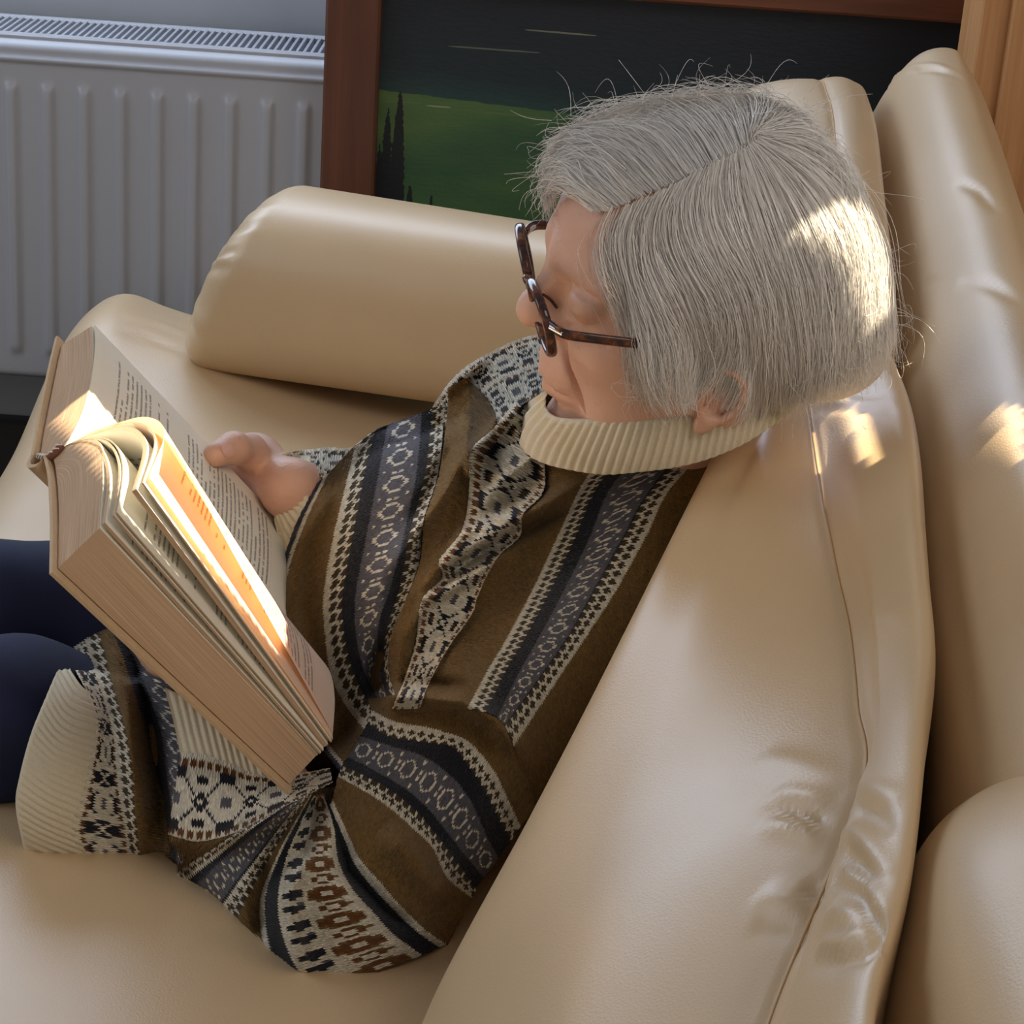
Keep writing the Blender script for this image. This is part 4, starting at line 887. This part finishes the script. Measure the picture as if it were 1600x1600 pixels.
rib('hem', [[(100, 1025), (75, 1090), (52, 1150), (35, 1215), (29, 1262), (42, 1328)], [(125, 1070), (112, 1105), (95, 1160), (80, 1228), (70, 1280), (85, 1345)],
            [(150, 1090), (165, 1130), (158, 1175), (140, 1244), (125, 1300), (150, 1368)]], 26, d_cl, .001, .0012)
rib('cuff', [[(258, 1078), (290, 1092), (320, 1108), (350, 1130), (385, 1160), (425, 1190)], [(272, 1130), (300, 1140), (335, 1152), (365, 1168), (395, 1185), (435, 1205)],
             [(284, 1184), (315, 1186), (350, 1194), (380, 1206), (410, 1216), (445, 1222)]], 14, d_cl, .004, .0018)
rib('cuff', [[(446, 706), (440, 735), (446, 765), (436, 792), (430, 815)], [(462, 712), (458, 745), (462, 778), (452, 812), (440, 845)], [(486, 715), (484, 750), (480, 790), (464, 830), (446, 865)]], 12, d_cl, .003, .0016)

# ------------------------------------------------------------------ hair
def d_hair(P):
    q = (P-HO) @ HR; a = q.copy(); a[:, 1] = np.abs(a[:, 1])
    d = d_ell(q, (-.004, 0, .024), (.094, .081, .088)); d = smin(d, d_ell(q, (-.050, 0, -.026), (.059, .077, .058)), .03)
    d = smin(d, d_ell(q, (.055, -.012, .078), (.046, .056, .026)), .015)
    d = smin(d, chain(a, [(.050, .064, .04), (.052, .070, -.005), (.044, .073, -.040)], (.013, .014, .012), .01), .012)
    return d
def d_hs(P): return np.minimum(d_hair(P), b_head(P))
def d_cap(P):
    q = (P-HO) @ HR; d = d_hair(P)+.0025; U_ = q[:, 2]; lim = .040+np.clip((U_-.055)*2.2, 0, .05)
    d = smax(d, q[:, 0]-lim, .008); return smax(d, -(U_+.052-.35*(q[:, 0]+.02)*(q[:, 0] > -.02)), .01)
hair = tag(empty('hair', tuple(HO)), None); hair.parent = person; hair.location = Vector(HO)-person.location
n = N('hair_undercoat'); st = n.noise(1.0, map_(n, n.coord(), (300, 300, 60)), 3, .7)
n.p(Base_Color=n.ramp(st, [(.3, s2l((206, 198, 194))), (.7, s2l((244, 238, 232)))]), Roughness=.6); n.bump(st, .6, .001); MAT['undercoat'] = n.m
V, Fq = sdf_mesh(d_cap, HO-.17, HO+.17, .003); mesh('hair_cap', V, Fq, MAT['undercoat'], hair)
GN = [[(872, 352), (868, 330), (866, 318), (872, 330), (885, 345), (900, 372)],
      [(935, 345), (905, 385), (908, 420), (938, 470), (962, 520), (978, 590), (985, 628)],
      [(950, 330), (930, 375), (940, 440), (965, 490), (988, 540), (982, 600), (1005, 642)],
      [(985, 322), (958, 375), (972, 440), (1000, 495), (1010, 560), (1000, 612), (1035, 648)],
      [(1022, 305), (995, 355), (1010, 430), (1040, 495), (1050, 560), (1050, 610), (1072, 645)],
      [(1062, 288), (1035, 340), (1052, 420), (1085, 490), (1100, 540), (1092, 590), (1072, 640)],
      [(1095, 270), (1070, 320), (1088, 400), (1122, 460), (1138, 520), (1122, 570), (1095, 600)],
      [(1125, 255), (1105, 310), (1125, 390), (1165, 455), (1182, 530), (1182, 610), (1152, 672)],
      [(1150, 242), (1148, 300), (1172, 380), (1205, 450), (1215, 530), (1220, 610), (1195, 662)],
      [(1165, 235), (1190, 290), (1222, 370), (1248, 450), (1255, 530), (1265, 600), (1255, 642)],
      [(1175, 228), (1228, 275), (1275, 350), (1300, 430), (1305, 510), (1308, 580), (1298, 620)],
      [(1182, 222), (1258, 255), (1318, 330), (1345, 410), (1350, 490), (1350, 560), (1347, 600)],
      [(1186, 214), (1270, 232), (1340, 305), (1378, 390), (1388, 470), (1392, 540), (1396, 572)]]
GFar = [[(935, 332), (905, 305), (885, 290), (868, 300), (860, 330), (862, 350)],
        [(960, 325), (915, 285), (885, 262), (862, 268), (854, 300)],
        [(1000, 308), (945, 262), (895, 240), (862, 245), (852, 275)],
        [(1045, 290), (985, 238), (925, 215), (880, 222), (858, 240)],
        [(1090, 270), (1040, 212), (975, 192), (915, 202), (880, 222)],
        [(1135, 250), (1100, 190), (1040, 172), (980, 182), (935, 202)],
        [(1165, 230), (1150, 180), (1105, 160), (1050, 165), (1000, 180)],
        [(1176, 222), (1195, 180), (1185, 162), (1150, 158), (1100, 162)],
        [(1184, 215), (1235, 195), (1262, 205), (1250, 188), (1210, 172)],
        [(1186, 214), (1270, 232), (1320, 275), (1350, 330), (1372, 390)]]
def strands(G_, per, npt=14, jit=10.0, lo=.0, hi=.0032, r=.00020, wave=5.5, thin=False):
    G_ = [resample(g, 40) for g in G_]; XY = []; LV = []
    for i in range(len(G_)-1):
        gap = np.linalg.norm(G_[i]-G_[i+1], axis=1).mean(); m = int(per*gap/38*([.035, .16, .5, .8]+[1]*20)[i if thin else 9])
        w_ = rng.random(m); a0 = np.clip(rng.beta(1, 2.6, m)*.75, 0, .8)*(rng.random(m) < .75); a1 = np.clip(1-rng.beta(1, 4, m)*.6, a0+.2, 1.02)
        ph = rng.random(m)*1.8+i*1.3+w_*2.2; am = wave*(.4+rng.random(m)); fr_ = 1.15+rng.random(m)*.5
        off = rng.normal(0, jit, (m, 2))*.5; lay = lo+(hi-lo)*rng.random(m)**1.3
        t = np.linspace(0, 1, npt)
        for k in range(m):
            s_ = (a0[k]+(a1[k]-a0[k])*t)*39; ii = np.clip(s_.astype(int), 0, 38); f = (s_-ii)[:, None]
            A_ = G_[i][ii]*(1-f)+G_[i][ii+1]*f; B_ = G_[i+1][ii]*(1-f)+G_[i+1][ii+1]*f; P_ = A_*(1-w_[k])+B_*w_[k]
            T_ = np.gradient(P_, axis=0); T_ /= np.linalg.norm(T_, axis=1, keepdims=True)+1e-9
            q_ = np.stack([-T_[:, 1], T_[:, 0]], 1)
            P_ = P_+q_*(am[k]*np.sin(ph[k]+fr_[k]*6.28*t)*(.25+t*1.0))[:, None]+off[k]*(.3+.9*t[:, None])
            XY.append(P_); LV.append(lay[k]*(.35+.65*np.sin(np.clip(t*.8+.1, 0, 1)*math.pi))+.0008)
    XY = np.array(XY); LV = np.array(LV); D = rays(XY.reshape(-1, 2)); t_, bd = trace(d_hs, D, 1.0, 1.8, 40)
    P = CAM+D*t_[:, None]; Nn = sgrad(d_hs, P); P = P+Nn*LV.reshape(-1, 1)
    # keep strands that overhang from jumping in depth
    P = P.reshape(len(XY), npt, 3)
    for _ in range(3): P[:, 1:-1] = P[:, 1:-1]*.5+(P[:, :-2]+P[:, 2:])*.25
    return P
def strand_mesh(name, P, mat, parent, r=.0002):
    m, k = P.shape[:2]; T_ = np.gradient(P, axis=1); T_ /= np.linalg.norm(T_, axis=2, keepdims=True)+1e-12
    vw = P-CAM; vw /= np.linalg.norm(vw, axis=2, keepdims=True); U_ = np.cross(T_, vw); U_ /= np.linalg.norm(U_, axis=2, keepdims=True)+1e-12; W_ = np.cross(T_, U_)
    rr = (r*rng.uniform(.7, 1.35, m))[:, None, None]*(1-.65*np.linspace(0, 1, k)[None, :, None]**3)
    V = np.stack([P+rr*(math.cos(a)*U_+math.sin(a)*W_) for a in (0, 2.094, 4.189)], 2)       # m,k,3,3
    f = gridf(k, 3, False, True); F_ = (f[None]+(np.arange(m)*k*3)[:, None, None]).reshape(-1, 4)
    tone = rng.choice([0, 1, 2], m, p=[.55, .33, .12]); base = np.array([s2l((254, 252, 248))[:3], s2l((246, 242, 238))[:3], s2l((214, 206, 202))[:3]])[tone]*rng.uniform(.85, 1.1, (m, 1))
    fc = np.concatenate([np.repeat(base, len(f), 0), np.ones((m*len(f), 1))], 1)
    return mesh(name, V.reshape(-1, 3), F_, mat, parent, smooth=False, fcol=fc)
n = N('white_hair'); n.p(Base_Color=n.n('ShaderNodeVertexColor', layer_name='Col').outputs[0], Roughness=.30); n.b.inputs['Specular IOR Level'].default_value = .9
tl = n.n('ShaderNodeBsdfTranslucent', {'Color': (.95, .93, .90, 1)}); mx = n.n('ShaderNodeMixShader', {0: .34}); n.t.links.new(n.b.outputs[0], mx.inputs[1]); n.t.links.new(tl.outputs[0], mx.inputs[2]); n.t.links.new(mx.outputs[0], n.out.inputs[0]); MAT['hair'] = n.m
P = np.concatenate([strands(GN[1:], 520, thin=True), strands(GN[2:], 70, jit=20, lo=.002, hi=.007, wave=8), strands(GFar, 330, wave=3.6), strands(GFar, 50, jit=22, lo=.002, hi=.008, wave=8)])
tag(strand_mesh('hair_strands', P, MAT['hair'], hair, .00019), kind='stuff')
# loose flyaway hairs
def flyaways():
    roots = [((905, 215), (-40, -35)), ((870, 260), (-38, 5)), ((862, 300), (-28, 30)), ((960, 195), (-20, -40)), ((1030, 172), (0, -38)), ((1100, 158), (25, -40)), ((1180, 160), (45, -30)), ((1240, 190), (45, -25)),
             ((1330, 300), (35, 10)), ((1372, 400), (28, 30)), ((1388, 480), (22, 35)), ((1385, 530), (15, 45)), ((1300, 585), (5, 28)), ((1240, 605), (8, 25)), ((1060, 590), (30, 20)), ((1000, 600), (-15, 30)), ((1345, 560), (10, 35)), ((940, 400), (-18, 30)), ((975, 460), (-15, 30)), ((1110, 540), (20, 40))]
    out = []
    for (x, y), (dx, dy) in roots:
        for _ in range(17):
            p0 = np.array([x, y])+rng.normal(0, 16, 2); d = np.array([dx, dy])*rng.uniform(.4, 1.3)+rng.normal(0, 10, 2); bend = rng.normal(0, 16, 2)
            t = np.linspace(0, 1, 10)[:, None]; out.append(p0+d*t+bend*np.sin(t*math.pi*.9)+rng.normal(0, 10, 2)*t*t)
    XY = np.array(out); D = rays(XY.reshape(-1, 2)); t_, bd = trace(d_hair, D, 1.0, 1.8, 40); t_ = t_.reshape(len(XY), 10); t_ = np.minimum(t_, t_[:, :1]+.03)
    P = CAM+D.reshape(len(XY), 10, 3)*(t_-np.linspace(.0005, .008, 10)[None])[..., None]; return P
tag(strand_mesh('loose_hairs', flyaways(), MAT['hair'], hair, .00013), kind='stuff')

# ------------------------------------------------------------------ ceiling added unseen to block the sun, its holes shaped for the sun patches
CZ = 2.5
def on_blocker(p): p = np.asarray(p, float); q = p+SUN*((CZ-p[2])/SUN[2]); return q[0], q[1]
def hit_hair(pts): D = rays(pts); t_, _ = trace(d_hs, D, 1.0, 1.8, 40); return CAM+D*t_[:, None]
BEAMS = [snap(Gn, [(1283, 652), (1352, 650), (1357, 672), (1370, 690), (1378, 728), (1335, 712), (1284, 709)]),
         snap(Go, [(1552, 640), (1599, 642), (1599, 722), (1558, 716)]),
         list(hit_hair([(1180, 440), (1230, 380), (1300, 330), (1350, 350), (1375, 420), (1385, 500), (1330, 560), (1260, 590), (1200, 590), (1170, 520)])),
         [bk(-.01, .050, .014), bk(.030, .045, .014), bk(.085, .012, .012), bk(.15, -.06, .06), bk(.15, -.10, .05), bk(-.01, -.09, .09)]]
def hull(p):
    p = sorted(set((round(float(a), 5), round(float(b), 5)) for a, b in p)); out = []
    for seq in (p, p[::-1]):
        h = []
        for q in seq:
            while len(h) > 1 and (h[-1][0]-h[-2][0])*(q[1]-h[-2][1])-(h[-1][1]-h[-2][1])*(q[0]-h[-2][0]) <= 0: h.pop()
            h.append(q)
        out += h[:-1]
    return out
def poly_in(y, z, poly):
    ins = np.zeros(y.shape, bool); n = len(poly)
    for i in range(n):
        (y0, z0), (y1, z1) = poly[i], poly[(i+1) % n]
        ins ^= ((z0 > z) != (z1 > z)) & (y < (y1-y0)*(z-z0)/(z1-z0+1e-12)+y0)
    return ins
PL = [hull([on_blocker(p) for p in b_]) for b_ in BEAMS]; al = np.array([p for q in PL for p in q])
x0, y0 = al.min(0)-.03; x1, y1 = al.max(0)+.03; st_ = .003
gx, gy = np.arange(x0, x1, st_), np.arange(y0, y1, st_); x1, y1 = gx[-1], gy[-1]
XX, YY = np.meshgrid(gx[:-1]+st_/2, gy[:-1]+st_/2, indexing='ij'); keep = np.ones(XX.shape, bool)
for q in PL: keep &= ~poly_in(XX, YY, q)
GX, GY = np.meshgrid(gx, gy, indexing='ij'); Vw = np.stack([GX.ravel(), GY.ravel(), np.full(GX.size, CZ)], 1)
mb = MB().add(Vw, gridf(len(gx), len(gy))[keep.ravel()])
for (a0, b0, a1, b1) in ((-2.2, -.6, x0, 2.66), (x1, -.6, 1.9, 2.66), (x0, -.6, x1, y0), (x0, y1, x1, 2.66)):
    mb.add([[a0, b0, CZ], [a1, b0, CZ], [a1, b1, CZ], [a0, b1, CZ]], [[0, 1, 2, 3]])
struct(mb.build('sun_blocker', MAT['wall']))
